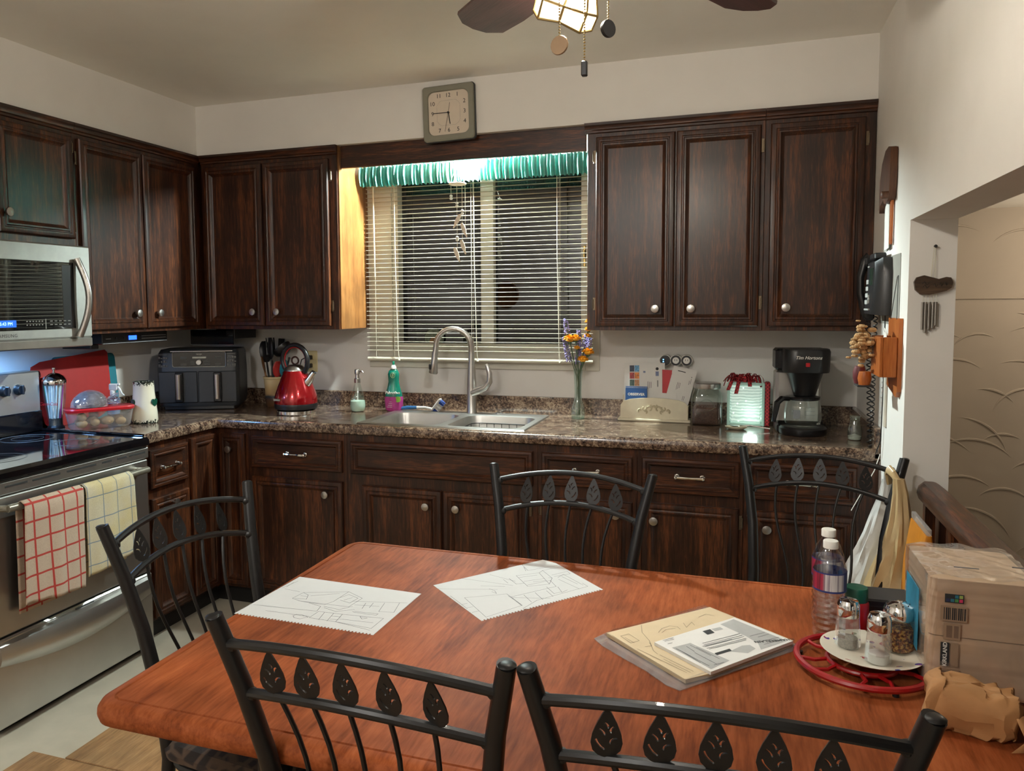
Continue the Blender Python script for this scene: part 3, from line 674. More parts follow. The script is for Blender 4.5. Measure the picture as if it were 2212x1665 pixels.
for x in (.075, .15, .572, .643):
    k = part(bg, 'knob', MB().lathe([(.024, 0), (.024, .006), (.020, .012), (.018, .022), (0, .022)], 18, M=TR(x, -.088, 1.122) @ RX(PI/2)), M_black)
    part(k, 'grip', MB().box(-.005, -.034, -.02, .005, -.012, .02, 0, .003, M=TR(x, -.088, 1.122)), M_black)
# ---- towels over the oven handle
def towel(label, x0, x1, drop, back, mt, sway, seed):
    rnd = random.Random(seed); hy = -RF-.062
    path = [(hy+.030, .80-back), (hy+.026, .80-back*.5), (hy+.024, .785), (hy+.019, .807), (hy, .8185), (hy-.019, .805), (hy-.024, .78), (hy-.024, .80-drop*.3), (hy-.026, .80-drop*.6), (hy-.028, .80-drop*.85), (hy-.028, .80-drop)]
    def fn(u, v):
        i = v*(len(path)-1); k = min(int(i), len(path)-2); f = i-k
        y = path[k][0]*(1-f)+path[k+1][0]*f; z = path[k][1]*(1-f)+path[k+1][1]*f
        fl = max(0, v-.5)*2
        x = x0+(x1-x0)*u+(sway+.012*(u-.5))*fl
        y += -.007*fl*math.sin(u*9+seed)-.004*fl*math.sin(u*21+seed)-.004*fl
        z += fl*fl*.028*(u-.5)*(-1 if seed % 2 else 1)
        return (x, y, z)
    t = thing('dish_towel', label, 'towel', (0, RY0, 0), PI/2)
    o = part(t, 'cloth', MB().grid(fn, 26, 44), mt, ang=80)
    md = o.modifiers.new('thick', 'SOLIDIFY'); md.thickness = .003; md.offset = 0
    return t
def plaid(name, basec, linec, sx, sz, wid, line2=None):
    m, t, bs = nt(name); tc = t.nodes.new('ShaderNodeTexCoord'); sp = t.nodes.new('ShaderNodeSeparateXYZ'); t.links.new(tc.outputs['Object'], sp.inputs[0])
    def stripes(out, per, off, w):
        a = t.nodes.new('ShaderNodeMath'); a.operation = 'ADD'; a.inputs[1].default_value = off; t.links.new(out, a.inputs[0])
        p = t.nodes.new('ShaderNodeMath'); p.operation = 'PINGPONG'; p.inputs[1].default_value = per/2; t.links.new(a.outputs[0], p.inputs[0])
        l = t.nodes.new('ShaderNodeMath'); l.operation = 'LESS_THAN'; l.inputs[1].default_value = w; t.links.new(p.outputs[0], l.inputs[0]); return l.outputs[0]
    a = stripes(sp.outputs['X'], sx, .01, wid); c = stripes(sp.outputs['Z'], sz, .0, wid)
    mx = t.nodes.new('ShaderNodeMath'); mx.operation = 'MAXIMUM'; t.links.new(a, mx.inputs[0]); t.links.new(c, mx.inputs[1])
    v = coords(t); wv = noise(t, v, 420, 2)
    m2 = t.nodes.new('ShaderNodeMix'); m2.data_type = 'RGBA'; t.links.new(mx.outputs[0], m2.inputs[0]); t.links.new(ramp(t, wv, [(.3, tuple(x*.8 for x in basec)), (.7, basec)]), m2.inputs[6]); m2.inputs[7].default_value = (*linec, 1)
    last = m2.outputs[2]
    if line2:
        n = noise(t, v, 9, 2); m3 = t.nodes.new('ShaderNodeMix'); m3.data_type = 'RGBA'; m3.blend_type = 'MULTIPLY'; m3.inputs[0].default_value = .7
        t.links.new(last, m3.inputs[6]); t.links.new(ramp(t, n, [(.4, (1, 1, 1)), (.62, line2)]), m3.inputs[7]); last = m3.outputs[2]
    t.links.new(last, bs.inputs['Base Color']); bs.inputs['Roughness'].default_value = .9; bump(t, bs, wv, .5, .001); return m
M_tw1 = plaid('red_check_towel', srgb(188, 168, 148), srgb(164, 56, 48), .062, .062, .0035)
M_tw2 = plaid('blue_check_towel', srgb(196, 188, 160), srgb(112, 126, 140), .072, .085, .0018, (1.0, .9, .62))
towel('beige and red checked towel hanging on the oven handle', .085, .335, .345, .38, M_tw1, -.02, 3)
towel('cream and blue checked towel hanging on the oven handle', .345, .585, .315, .34, M_tw2, .0, 4)

# ------------------------------------------------------------------ microwave over the range
MY0, MW, MF = -1.912, .752, .418
mw = thing('microwave', 'stainless over-the-range microwave with black door and curved handle', 'microwave', (0, MY0, 0), PI/2)
part(mw, 'body', MB().box(.002, -MF+.03, 1.316, MW-.002, -.002, 1.7265, 0, .003), mat('microwave_body', (.06, .06, .065), .4))
dr = part(mw, 'door', MB().box(.002, -MF, 1.347, MW-.002, -MF+.032, 1.7265, 0, .006), mat('satin_steel', (.40, .40, .37), .48, 1.0, var=.05))
part(dr, 'window', MB().box(.03, -MF-.0025, 1.385, MW-.092, -MF+.002, 1.655, 0, .003), M_blackg)
part(dr, 'handle_recess', MB().box(MW-.155, -MF-.0035, 1.39, MW-.10, -MF, 1.645, 0, .002), M_black)
hh = [(MW-.085+.022*math.sin(PI*i/14), -MF-.012-.035*math.sin(PI*i/14), 1.352+(1.672-1.352)*i/14) for i in range(15)]
part(dr, 'handle', MB().tube(hh, .0135, 12), M_brush)
b = MB()
for i in range(16):
    z = 1.41+i*.0148; b.tube([(.035+.56*k/8, -MF-.0028, z+.0012*math.sin(k*1.1)) for k in range(9)], .0010, 4)
part(dr, 'grille_line', b, mat('grille_print', srgb(120, 120, 112), .5))
part(dr, 'display', MB().box(.28, -MF-.0045, 1.398, .375, -MF-.0025, 1.425, 0, .001), emis('blue_display', (.01, .09, .45), 1.2))
part(dr, 'display_digits', text('5:43 PM', .017, emis('blue_digits', (.25, .6, 1.0), 2.5), TR(.33, -MF-.0048, 1.411) @ FRONT, .0001), None)
b = MB()
for i in range(6):
    for j in range(2): b.box(.42+i*.014, -MF-.0036, 1.403+j*.014, .426+i*.014, -MF-.0026, 1.407+j*.014)
for i in range(5):
    for j in range(2): b.box(.53+i*.022, -MF-.0036, 1.403+j*.014, .542+i*.022, -MF-.0026, 1.406+j*.014)
b.box(.5075, -MF-.004, 1.388, .5105, -MF-.0026, 1.428)
part(dr, 'key_print', b, mat('key_print', srgb(150, 150, 146), .5))
part(dr, 'lettering', text('SAMSUNG', .018, mat('dark_steel_print', (.10, .10, .10), .4, .5), TR(.335, -MF-.0004, 1.366) @ FRONT, .0002, sp=1.15), None)
part(mw, 'bottom_panel', MB().box(.002, -MF+.002, 1.310, MW-.002, -.01, 1.346, 0, .004), M_brush)
ul = thing('hood_lamp', 'bluish work light in the underside of the microwave', 'lamp', (.23, MY0+.50, 1.3095))
part(ul, 'lens', MB().box(-.035, -.07, -.004, .035, .07, 0, 0, .001), emis('hood_lens', (.55, .75, 1.0), 6))
al = bpy.data.lights.new('hood_light', 'AREA'); al.shape = 'RECTANGLE'; al.size = .06; al.size_y = .13; al.energy = P_HOOD; al.color = (.20, .48, 1.0)
ao = bpy.data.objects.new('hood_light', al); COL.objects.link(ao); ao.parent = ul; ao.location = (0, 0, -.006)

# ------------------------------------------------------------------ under-cabinet radio and dark flip-down screen
rd = thing('under_cabinet_radio', 'slim black radio with blue display mounted under the left cabinet', 'radio', (.08, -.94, 1.300), PI/2)
part(rd, 'case', MB().box(0, -.17, 0, .435, .07, .0525, 0, .004), M_black)
part(rd, 'display', MB().box(.165, -.1725, .016, .215, -.170, .036), emis('radio_display', (.02, .10, 1.0), 2.5))
b = MB(); b.box(.25, -.1725, .030, .42, -.170, .033); b.box(.25, -.1725, .018, .42, -.170, .021); b.box(.02, -.1725, .024, .05, -.170, .027); b.box(.0, -.1725, .003, .43, -.170, .005)
part(rd, 'trim_lines', b, mat('radio_trim', srgb(150, 150, 150), .4))
for x in (.085, .135): part(rd, 'button', MB().lathe([(.006, 0), (.006, .004), (0, .004)], 12, M=TR(x, -.170, .026) @ RX(PI/2)), M_char)
part(rd, 'bracket', MB().box(-.02, -.12, -.02, .03, .05, 0, 0, .003), M_black)
fs = thing('flip_down_screen', 'folded dark screen unit under the corner cabinet above the air fryer', 'screen', (.355, -.05, 1.2675))
part(fs, 'housing', MB().box(0, -.20, .030, .115, .0, .085, 0, .003), M_black)
part(fs, 'screen', MB().box(-.16, -.21, .0, .115, -.205, .080, 0, .002), M_blackg)
part(fs, 'edge_trim', MB().box(-.16, -.2125, -.002, .115, -.2105, .001), M_steel)

# ------------------------------------------------------------------ air fryer
af = thing('air_fryer', 'large charcoal double-drawer air fryer in the counter corner', 'air fryer', (.150, -.482, CT+.0005), math.radians(25))
FW, FD, FH = .42, .27, .318
part(af, 'foot', MB().box(.03, .02, 0, FW-.03, FD-.02, .022, 0, .004), M_black)
b = MB(); b.loft([rrect(.01, .008, FW-.01, FD-.005, .03, .020), rrect(0, 0, FW, FD, .035, .05), rrect(0, 0, FW, FD, .035, .215), rrect(.004, .012, FW-.004, FD, .035, .30), rrect(.012, .03, FW-.012, FD-.01, .03, FH)], 0, None, True, True)
part(af, 'body', b, M_char)
for x0, x1 in ((.012, FW/2-.002), (FW/2+.002, FW-.012)):
    d = part(af, 'drawer', MB().box(x0, -.006, .040, x1, .012, .205, 0, .004), M_char)
    cx = x0+.105 if x0 < .1 else x0+.10
    h = part(d, 'handle', MB().tube([(cx, -.03, .062), (cx, -.03, .19)], .0135, 14), M_brush)
    part(d, 'handle_back', MB().box(cx-.020, -.022, .045, cx+.020, -.004, .20, 0, .004), M_black)
pnl = part(af, 'control_panel', MB().box(.085, -.004, .228, FW-.065, .02, .306, 0, .003), M_blackg)
b = MB(); b.tube([(p[0], -.0045, p[1]) for p in rrect(.085, .228, FW-.065, .306, .008, 0)], .0016, 5, closed=True); part(pnl, 'panel_rim', b, M_brush)
part(pnl, 'dial', MB().lathe([(.014, 0), (.014, .012), (.012, .014), (0, .014)], 20, M=TR(.22, -.004, .252) @ RX(PI/2)), M_brush)
part(pnl, 'badge_strip', MB().box(.186, -.0055, .272, .256, -.0035, .281, 0, .001), mat('fryer_print', srgb(176, 174, 160), .5))
part(pnl, 'lettering', text('NINJA', .011, MATS['fryer_print'], TR(.221, -.0048, .294) @ FRONT, .0002), None)
b = MB()
for x in (.125, .30):
    b.box(x, -.0048, .236, x+.03, -.004, .238); b.box(x, -.0048, .243, x+.03, -.004, .2445); b.box(x, -.0048, .268, x+.032, -.004, .282, 1)
for i in range(4):
    b.box(.175, -.0048, .240+i*.006, .197, -.004, .2415+i*.006); b.box(.245, -.0048, .240+i*.006, .275, -.004, .2415+i*.006)
part(pnl, 'control_print', b, [mat('dim_print', srgb(96, 96, 90), .5), mat('dim_lcd', srgb(44, 46, 42), .3)])
b = MB(); rnd = random.Random(2)
for x0 in (.014, FW-.058):
    for i in range(4):
        for j in range(3): b.box(x0+i*.012, .006, .232+j*.020, x0+i*.012+rnd.uniform(.005, .010), .0072, .236+j*.020+rnd.uniform(0, .008))
    for j in range(2): b.box(x0, .006, .292-j*.064, x0+.042, .0072, .2945-j*.064)
o = part(af, 'food_print', b, MATS['dim_print'], kind='stuff'); o.location = (0, -.0075, 0)
part(af, 'top_trim', MB().box(.07, .008, .306, FW-.03, .03, .3125, 0, .002), M_brush)

# ------------------------------------------------------------------ things on the left counter
M_board = mat('red_cutting_board', srgb(150, 22, 18), .55, var=.05)
def board(label, loc, prof, mt, th, tilt):
    t = thing('cutting_board', label, 'cutting board', loc, rot=(0, tilt, 0), group='cutting boards against the wall')
    me = curve_mesh('board', prof, th/2, mt); me.transform(RZ(PI/2) @ RX(PI/2)); part(t, 'sheet', me, None); return t
def rr2(x0, y0, x1, y1, r): return [(p[0], p[1]) for p in rrect(x0, y0, x1, y1, r, 0, 4)]
hole = [(x, y) for x, y in rr2(.02, .235, .055, .262, .01)]
board('red flexible cutting board leaning on the wall behind the straw jar', (.075, -1.10, CT+.0005), [[(.03, 0), (.10, 0), (.30, .01), (.395, .05), (.40, .32), (.385, .335), (.0, .30), (-.05, .28), (-.055, .262), (-.02, .05), (-.012, .02), (.005, .004)], [(x-.06, y) for x, y in hole]], M_board, .004, -.10)
board('teal cutting board peeking out behind the red one', (.052, -1.02, CT+.0005), [rr2(.0, 0, .385, .315, .025)], mat('teal_board', srgb(20, 104, 118), .55), .004, -.09)
st = thing('straw_dispenser', 'glass diner straw jar with domed chrome lid full of white straws', 'straw jar', (.108, -1.086, CT+.0005))
part(st, 'jar', MB().lathe([(.030, .012), (.030, .04), (.036, .07), (.045, .13), (.049, .195), (.049, .205)], 24, cap=False), M_green)
part(st, 'foot', MB().lathe([(0, 0), (.036, 0), (.036, .006), (.028, .016), (.027, .045), (0, .045)], 24), M_black)
part(st, 'lid', MB().lathe([(.051, .203), (.052, .215), (.050, .220), (.040, .235), (.022, .247), (.006, .250), (.004, .262), (.008, .266), (.008, .272), (0, .275)], 24), M_chrome)
rnd = random.Random(11); M_straw = mat('white_straw', srgb(226, 228, 232), .5); M_pur = mat('magenta_straw', srgb(170, 20, 120), .4); M_gst = mat('green_straw', srgb(40, 170, 130), .4)
for i in range(26):
    a = i*2.4; r0 = .004+.0042*math.sqrt(i); r1 = r0*1.65
    if r0 > .024: r0 = .024; r1 = .041
    part(st, 'straw', MB().cyl((r0*math.cos(a), r0*math.sin(a), .046), (r1*math.cos(a+.3), r1*math.sin(a+.3), .195), .0034, 6), M_pur if i in (21, 14) else M_gst if i == 25 else M_straw)
part(st, 'lettering', text('Coca-Cola', .020, mat('coke_red', srgb(190, 20, 30), .5), TR(.012, -.047, .115) @ RZ(.2) @ FRONT, .0002, shear=.3), None)
tp = thing('food_container', 'clear plastic tub with red lid holding baked goods', 'food container', (.285, -1.010, CT+.0005), math.radians(58))
M_tub = glass('frosted_tub', (.88, .88, .86), .06, .15, 1.4, .16)
HW, HL = .058, .140
b = MB(); b.loft([rrect(-HL+.02, -HW+.02, HL-.02, HW-.02, .03, .001), rrect(-HL+.012, -HW+.012, HL-.012, HW-.012, .035, .01), rrect(-HL, -HW, HL, HW, .04, .083)], 0, None, True, False); part(tp, 'tub', b, M_tub)
b = MB(); b.loft([rrect(-HL-.004, -HW-.004, HL+.004, HW+.004, .044, .080), rrect(-HL-.006, -HW-.006, HL+.006, HW+.006, .045, .090), rrect(-HL-.002, -HW-.002, HL+.002, HW+.002, .042, .096), rrect(-HL+.01, -HW+.01, HL-.01, HW-.01, .035, .093)], 0, None, True, True); part(tp, 'lid', b, M_red)
M_bun = mat('baked_dough', srgb(190, 158, 116), .7, var=.15, vscale=25, bmp=.3, bscale=60)
rnd = random.Random(4)
for i in range(9):
    b = MB(); b.sph((0, 0, 0), .028, 12, sx=rnd.uniform(.8, 1.0), sy=rnd.uniform(.7, .95), sz=rnd.uniform(.6, .75)); o = part(tp, 'bun', b, M_bun); o.location = (-.080+.054*(i % 4), -.024+.046*((i//4) % 2), .026+(.022 if i == 8 else 0)+.004*(i % 3)); o.rotation_euler = (0, 0, i)
br = thing('wrapped_loaf', 'dark round loaf wrapped in shiny plastic film on the red lid', 'bread', (.262, -1.040, CT+.0965), math.radians(58))
part(br, 'loaf', MB().lathe([(0, .001), (.056, .001), (.066, .013), (.063, .034), (.047, .056), (.024, .066), (0, .068)], 24, sx=1.05, sy=.72), mat('rye_bread', srgb(74, 46, 36), .7, bmp=.4, bscale=40))
M_film = glass('plastic_film', (.82, .84, .90), .35, .08, 1.45, .10)
b = MB(); rnd = random.Random(8)
def film_fn(u, v):
    a = 2*PI*u; e = math.pi/2*v; w = 1+.05*math.sin(7*a+3*e)+.03*math.sin(17*a+9*e)
    return (.076*w*math.cos(a)*math.cos(e), .056*w*math.sin(a)*math.cos(e), .001+.075*math.sin(e))
b.grid(film_fn, 48, 12); part(br, 'film', b, M_film, ang=25)
b = MB()
def film2(u, v):
    a = 2*PI*u; w = 1+.25*math.sin(5*a+4*v)+.15*math.sin(11*a+7*v); return (.074+.046*v, .026*w*math.cos(a)*(.4+v), .026+.022*w*math.sin(a)*(.4+v))
b.grid(film2, 30, 6); part(br, 'film_twist', b, M_film, ang=20)
sb_ = thing('spray_bottle', 'small dark spray bottle with white trigger head', 'spray bottle', (.165, -.80, CT+.0005), .3)
part(sb_, 'bottle', MB().lathe([(0, 0), (.026, 0), (.0275, .004), (.0275, .095), (.022, .108), (.012, .114), (.012, .118), (0, .118)], 20), mat('dark_violet_plastic', (.012, .006, .03), .15))
part(sb_, 'wrapper', MB().lathe([(.0280, .03), (.0280, .085)], 20, cap=False), mat('blue_label', srgb(110, 140, 180), .5))
part(sb_, 'collar', MB().lathe([(.0135, .118), (.0135, .14), (.010, .143), (0, .143)], 16), M_white)
b = MB(); b.box(-.018, -.008, .142, .026, .008, .175, 0, .005); b.box(.02, -.006, .165, .036, .006, .176, 0, .003); b.tube([(.02, 0, .165), (.034, 0, .150), (.044, 0, .128), (.056, 0, .118)], [.005, .0045, .004, .003], 8)
part(sb_, 'trigger_head', b, M_white)
def canister_mat():
    m, t, bs = nt('spatter_ceramic'); v = coords(t); tc = t.nodes.new('ShaderNodeTexCoord'); sp = t.nodes.new('ShaderNodeSeparateXYZ'); t.links.new(tc.outputs['Object'], sp.inputs[0])
    n = noise(t, v, 70, 3, .6, 1.5)
    mr = t.nodes.new('ShaderNodeMath'); mr.operation = 'PINGPONG'; mr.inputs[1].default_value = .0975; t.links.new(sp.outputs['Z'], mr.inputs[0])
    md = t.nodes.new('ShaderNodeMapRange'); md.inputs[1].default_value = .004; md.inputs[2].default_value = .034; md.inputs[3].default_value = .14; md.inputs[4].default_value = -.25; t.links.new(mr.outputs[0], md.inputs[0])
    ad = t.nodes.new('ShaderNodeMath'); ad.operation = 'ADD'; t.links.new(n, ad.inputs[0]); t.links.new(md.outputs[0], ad.inputs[1])
    t.links.new(ramp(t, ad.outputs[0], [(.53, srgb(212, 206, 186)), (.56, srgb(16, 28, 24))]), bs.inputs['Base Color']); bs.inputs['Roughness'].default_value = .25; return m
cn = thing('ceramic_canister', 'tall white ceramic vase with dark green spatter rims and green heart', 'vase', (.378, -.832, CT+.0005))
part(cn, 'body', MB().lathe([(0, 0), (.058, 0), (.060, .004), (.057, .05), (.052, .10), (.047, .15), (.046, .19), (.048, .195), (.044, .195), (.043, .02), (0, .02)], 32), canister_mat())
hp_ = []
for i in range(24):
    a = 2*PI*i/24; hp_.append((.0016*16*math.sin(a)**3/1.1, .0017*(13*math.cos(a)-5*math.cos(2*a)-2*math.cos(3*a)-math.cos(4*a))/1.1))
M_hg = mat('dark_green_glaze', srgb(12, 66, 50), .3)
for ang in (1.75, -.55):
    me = curve_mesh('heart', [hp_], .0025, M_hg); me.transform(RZ(ang) @ TR(0, -.0515, .095) @ FRONT); part(cn, 'heart', me, None)
# ------------------------------------------------------------------ utensil crock, kettle and soap on the back counter
Z0 = CT+.0006
cr = thing('utensil_crock', 'cream and brown stoneware crock full of black cooking utensils', 'crock', (.635, -.13, Z0))
def crock_mat():
    m, t, bs = nt('banded_stoneware'); tc = t.nodes.new('ShaderNodeTexCoord'); sp = t.nodes.new('ShaderNodeSeparateXYZ'); t.links.new(tc.outputs['Object'], sp.inputs[0])
    v = coords(t); n = noise(t, v, 40, 3); ad = t.nodes.new('ShaderNodeMath'); ad.operation = 'MULTIPLY_ADD'; ad.inputs[1].default_value = .012; t.links.new(n, ad.inputs[0]); t.links.new(sp.outputs['Z'], ad.inputs[2])
    mp = t.nodes.new('ShaderNodeMapRange'); mp.inputs[2].default_value = .17; t.links.new(ad.outputs[0], mp.inputs[0])
    t.links.new(ramp(t, mp.outputs[0], [(.0, srgb(120, 84, 50)), (.25, srgb(96, 66, 44)), (.36, srgb(36, 50, 58)), (.44, srgb(176, 140, 92)), (.62, srgb(190, 158, 108)), (.8, srgb(206, 184, 138))]), bs.inputs['Base Color']); bs.inputs['Roughness'].default_value = .35; return m
part(cr, 'pot', MB().lathe([(0, 0), (.042, 0), (.050, .01), (.054, .05), (.054, .10), (.058, .13), (.058, .148), (.062, .152), (.062, .162), (.054, .162), (.050, .02), (0, .02)], 28), crock_mat())
def utensil(label, base, tip, kind, mt, grp='utensils in the crock'):
    t = thing('cooking_utensil', label, 'utensil', (.635, -.13, Z0), 0, grp)
    p, q = Vector(base), Vector(tip); d = (q-p).normalized()
    part(t, 'handle', MB().tube([p, p+(q-p)*.5, q], [.006, .0055, .005], 8), mt)
    M = Matrix.Translation(q) @ d.to_track_quat('Z', 'Y').to_matrix().to_4x4()
    b = MB()
    if kind == 'spoon': b.sph((0, 0, .05), .062, 14, sx=.66, sy=.25, sz=1.0, M=M)
    elif kind == 'ladle': b.lathe([(0, 0), (.03, .005), (.05, .024), (.055, .048), (.052, .048), (.046, .026), (.025, .010), (0, .008)], 18, M=M @ TR(0, .02, .01) @ RX(-1.0))
    elif kind == 'turner': b.box(-.042, -.002, 0, .042, .002, .095, 0, .002, M=M); b.box(-.006, -.003, -.01, .006, .003, .01, M=M)
    elif kind == 'fork':
        b.box(-.03, -.003, -.01, .03, .003, .035, 0, .003, M=M)
        for i in range(4): b.box(-.03+i*.0165, -.002, .033, -.0215+i*.0165, .002, .085, 0, .001, M=M)
    else: b.sph((0, 0, .03), .042, 12, sx=.7, sy=.18, sz=1.1, M=M)
    part(t, 'head', b, mt); return t
utensil('black nylon spoon leaning left in the utensil crock', (-.02, .0, .03), (-.055, .01, .245), 'spoon', M_black)
utensil('black nylon serving fork at the back of the utensil crock', (-.01, .02, .03), (-.038, .03, .285), 'fork', M_black)
utensil('large black solid spoon in the middle of the utensil crock', (.0, -.015, .03), (-.005, -.02, .265), 'spoon', M_black)
utensil('black ladle tipped to the right in the utensil crock', (.015, .01, .03), (.085, .015, .265), 'ladle', M_black)
utensil('black slotted turner behind the big spoon in the utensil crock', (.01, .02, .03), (.02, .035, .27), 'turner', M_black)
utensil('red silicone spatula low in the utensil crock', (.02, -.02, .03), (.035, -.028, .175), 'small', mat('red_silicone', srgb(176, 44, 40), .45))
utensil('teal silicone spoon leaning right in the utensil crock', (.025, -.01, .03), (.062, -.018, .185), 'small', mat('teal_silicone', srgb(24, 118, 140), .45))
utensil('wooden stirrer leaning left in the utensil crock', (-.015, -.02, .03), (-.04, -.035, .20), 'small', M_oak)

kt = thing('electric_kettle', 'red metallic kettle with black ring handle on a chrome base', 'kettle', (.905, -.36, Z0), math.radians(-8)); kt.scale = (1.12, 1.12, 1.10)
M_kred = mat('red_metallic', srgb(150, 6, 18), .18, .55, var=.03, coat=.8)
part(kt, 'base', MB().lathe([(0, 0), (.084, 0), (.087, .004), (.087, .018), (.08, .021), (0, .021)], 36), M_chrome)
part(kt, 'skirt', MB().lathe([(.078, .0215), (.094, .026), (.097, .04), (.095, .05), (.09, .052), (0, .052)], 36), M_black)
part(kt, 'body', MB().lathe([(.0955, .050), (.096, .060), (.093, .085), (.080, .125), (.064, .165), (.052, .192), (.049, .198)], 40, cap=False), M_kred)
lid = part(kt, 'lid', MB().lathe([(.0495, .197), (.049, .201), (.044, .212), (.030, .222), (.012, .226), (0, .226)], 28), M_brush)
b = MB(); b.tube([(.019*math.cos(a*PI/12), 0, .243+.017*math.sin(a*PI/12)) for a in range(24)], .004, 8, closed=True); part(lid, 'knob_ring', b, mat('smoke_plastic', (.05, .02, .018), .2))
ring = [(.070*math.sin(a), 0, .245+.070*math.cos(a)) for a in [(-2.45+4.35*i/22) for i in range(23)]]
hb = MB().tube([(-.064, 0, .165), (-.060, 0, .185)]+ring+[(.066, 0, .215), (.052, 0, .19)], .0105, 10); hnd = part(kt, 'handle', hb, M_black)
hr = MB().tube([(.060*math.sin(a), 0, .245+.060*math.cos(a)) for a in [(-2.3+4.1*i/22) for i in range(23)]], .004, 8); part(hnd, 'handle_liner', hr, mat('red_translucent', srgb(150, 24, 30), .2))
b = MB(); b.tube([(.060, 0, .145), (.078, 0, .160), (.104, 0, .194)], [.026, .020, .013], 14, sy=.8); spt = part(kt, 'spout', b, M_chrome)
part(spt, 'spout_mouth', MB().box(.090, -.008, .188, .112, .008, .1935, 0, .001), M_inkd)
part(kt, 'badge', MB().box(-.045, -.098, .066, -.008, -.086, .076, 0, .001, M=RZ(-.02)), M_brush)
part(kt, 'water_window', MB().box(-.099, -.012, .07, -.08, .012, .12, 0, .004), M_black)

ou = thing('wall_outlet', 'ivory double wall outlet with black plugs above the kettle', 'outlet', (.791, -.0005, 1.168))
part(ou, 'plate', MB().box(-.036, -.006, -.058, .036, 0, .058, 0, .003), mat('ivory_plastic', srgb(206, 190, 140), .4))
for z in (.022, -.024): part(ou, 'socket', MB().box(-.015, -.0075, z-.014, .015, -.005, z+.014, 0, .003), MATS['ivory_plastic'])
pg = thing('appliance_plug', 'black appliance plug in the upper socket of the ivory outlet', 'plug', (.783, -.008, 1.190)); part(pg, 'plug', MB().box(-.018, -.028, -.012, .018, 0, .012, 0, .004), M_black)
part(pg, 'cord', MB().tube([(-.014, -.02, 0), (-.035, -.03, -.012), (-.05, -.03, -.06), (-.06, -.02, -.14)], .003, 6), M_black)
pg = thing('appliance_plug', 'black appliance plug in the lower socket of the ivory outlet', 'plug', (.787, -.008, 1.145)); part(pg, 'plug', MB().box(-.016, -.028, -.012, .014, 0, .012, 0, .004), M_black)
part(pg, 'cord', MB().tube([(-.012, -.02, -.004), (-.02, -.04, -.03), (-.022, -.035, -.11), (-.03, -.03, -.195)], .003, 6), M_black)

sd = thing('soap_dispenser', 'clear glass soap pump half full of pale green soap', 'soap dispenser', (1.172, -.205, Z0))
part(sd, 'bottle', MB().lathe([(.030, .0), (.036, .006), (.040, .03), (.037, .06), (.027, .10), (.0165, .135), (.0145, .15)], 28, cap=False), M_clear)
part(sd, 'soap', MB().lathe([(0, .003), (.030, .003), (.0345, .008), (.0385, .03), (.0365, .055), (0, .056)], 28), mat('pale_green_soap', srgb(206, 228, 212), .25, sss=.4))
p_ = part(sd, 'pump', MB().lathe([(.0155, .148), (.0155, .168), (.011, .172), (.009, .19), (.014, .193), (.014, .212), (.012, .216), (0, .216)], 20), M_brush)
part(p_, 'nozzle', MB().tube([(.008, -.002, .206), (.030, -.006, .207), (.038, -.008, .200)], [.005, .004, .003], 8), M_brush)
part(sd, 'dip_tube', MB().cyl((0, 0, .02), (0, 0, .15), .0025, 6), M_white)

ds = thing('dish_soap', 'green dish soap bottle with pink label by the sink', 'dish soap', (1.343, -.135, Z0), math.radians(12))
pr = [(.034, 0), (.042, .006), (.046, .03), (.047, .06), (.043, .09), (.034, .12), (.0275, .15), (.0285, .17), (.030, .19), (.024, .207), (.016, .213), (.016, .216)]
part(ds, 'bottle', MB().lathe(pr, 28, sy=.62), mat('emerald_plastic', srgb(8, 112, 92), .18, coat=.5))
part(ds, 'cap', MB().lathe([(.0145, .2165), (.0145, .226), (.008, .236), (0, .236)], 16), M_white)
part(ds, 'cap_tip', MB().lathe([(.0055, .236), (.0055, .248), (.007, .249), (.006, .254), (0, .255)], 12), mat('teal_cap', srgb(14, 134, 104), .3))
part(ds, 'label_band', MB().lathe([(r*1.012+.0004, z) for r, z in pr[:4]]+[(.0461*1.01, .075)], 28, sy=.622, cap=False), mat('pink_label', srgb(176, 60, 132), .35, var=.2, vscale=50))
part(ds, 'lettering', text('Palmolive', .0195, M_white, TR(.0, -.0300, .096) @ FRONT, .0035), None)
part(ds, 'lime_motif', MB().lathe([(.015, 0), (.015, .003), (0, .003)], 18, M=TR(.026, -.0245, .062) @ RX(PI/2)), mat('lime_green', srgb(140, 190, 60), .4))
b = MB(); b.tube([(.011*math.cos(a*PI/12), -.0195, .185+.013*math.sin(a*PI/12)) for a in range(24)], .0008, 5, closed=True); b.tube([(.003*math.cos(a*PI/6), -.0198, .185+.006*math.sin(a*PI/6)) for a in range(12)], .0008, 5, closed=True); part(ds, 'drop_emblem', b, mat('gold_print', srgb(170, 190, 120), .4))
part(ds, 'print_lines', (lambda b: [b.box(-.03+.004*i, -.0292, .022+.009*i, -.004, -.0282, .0235+.009*i) for i in range(4)] and b)(MB()), M_white)

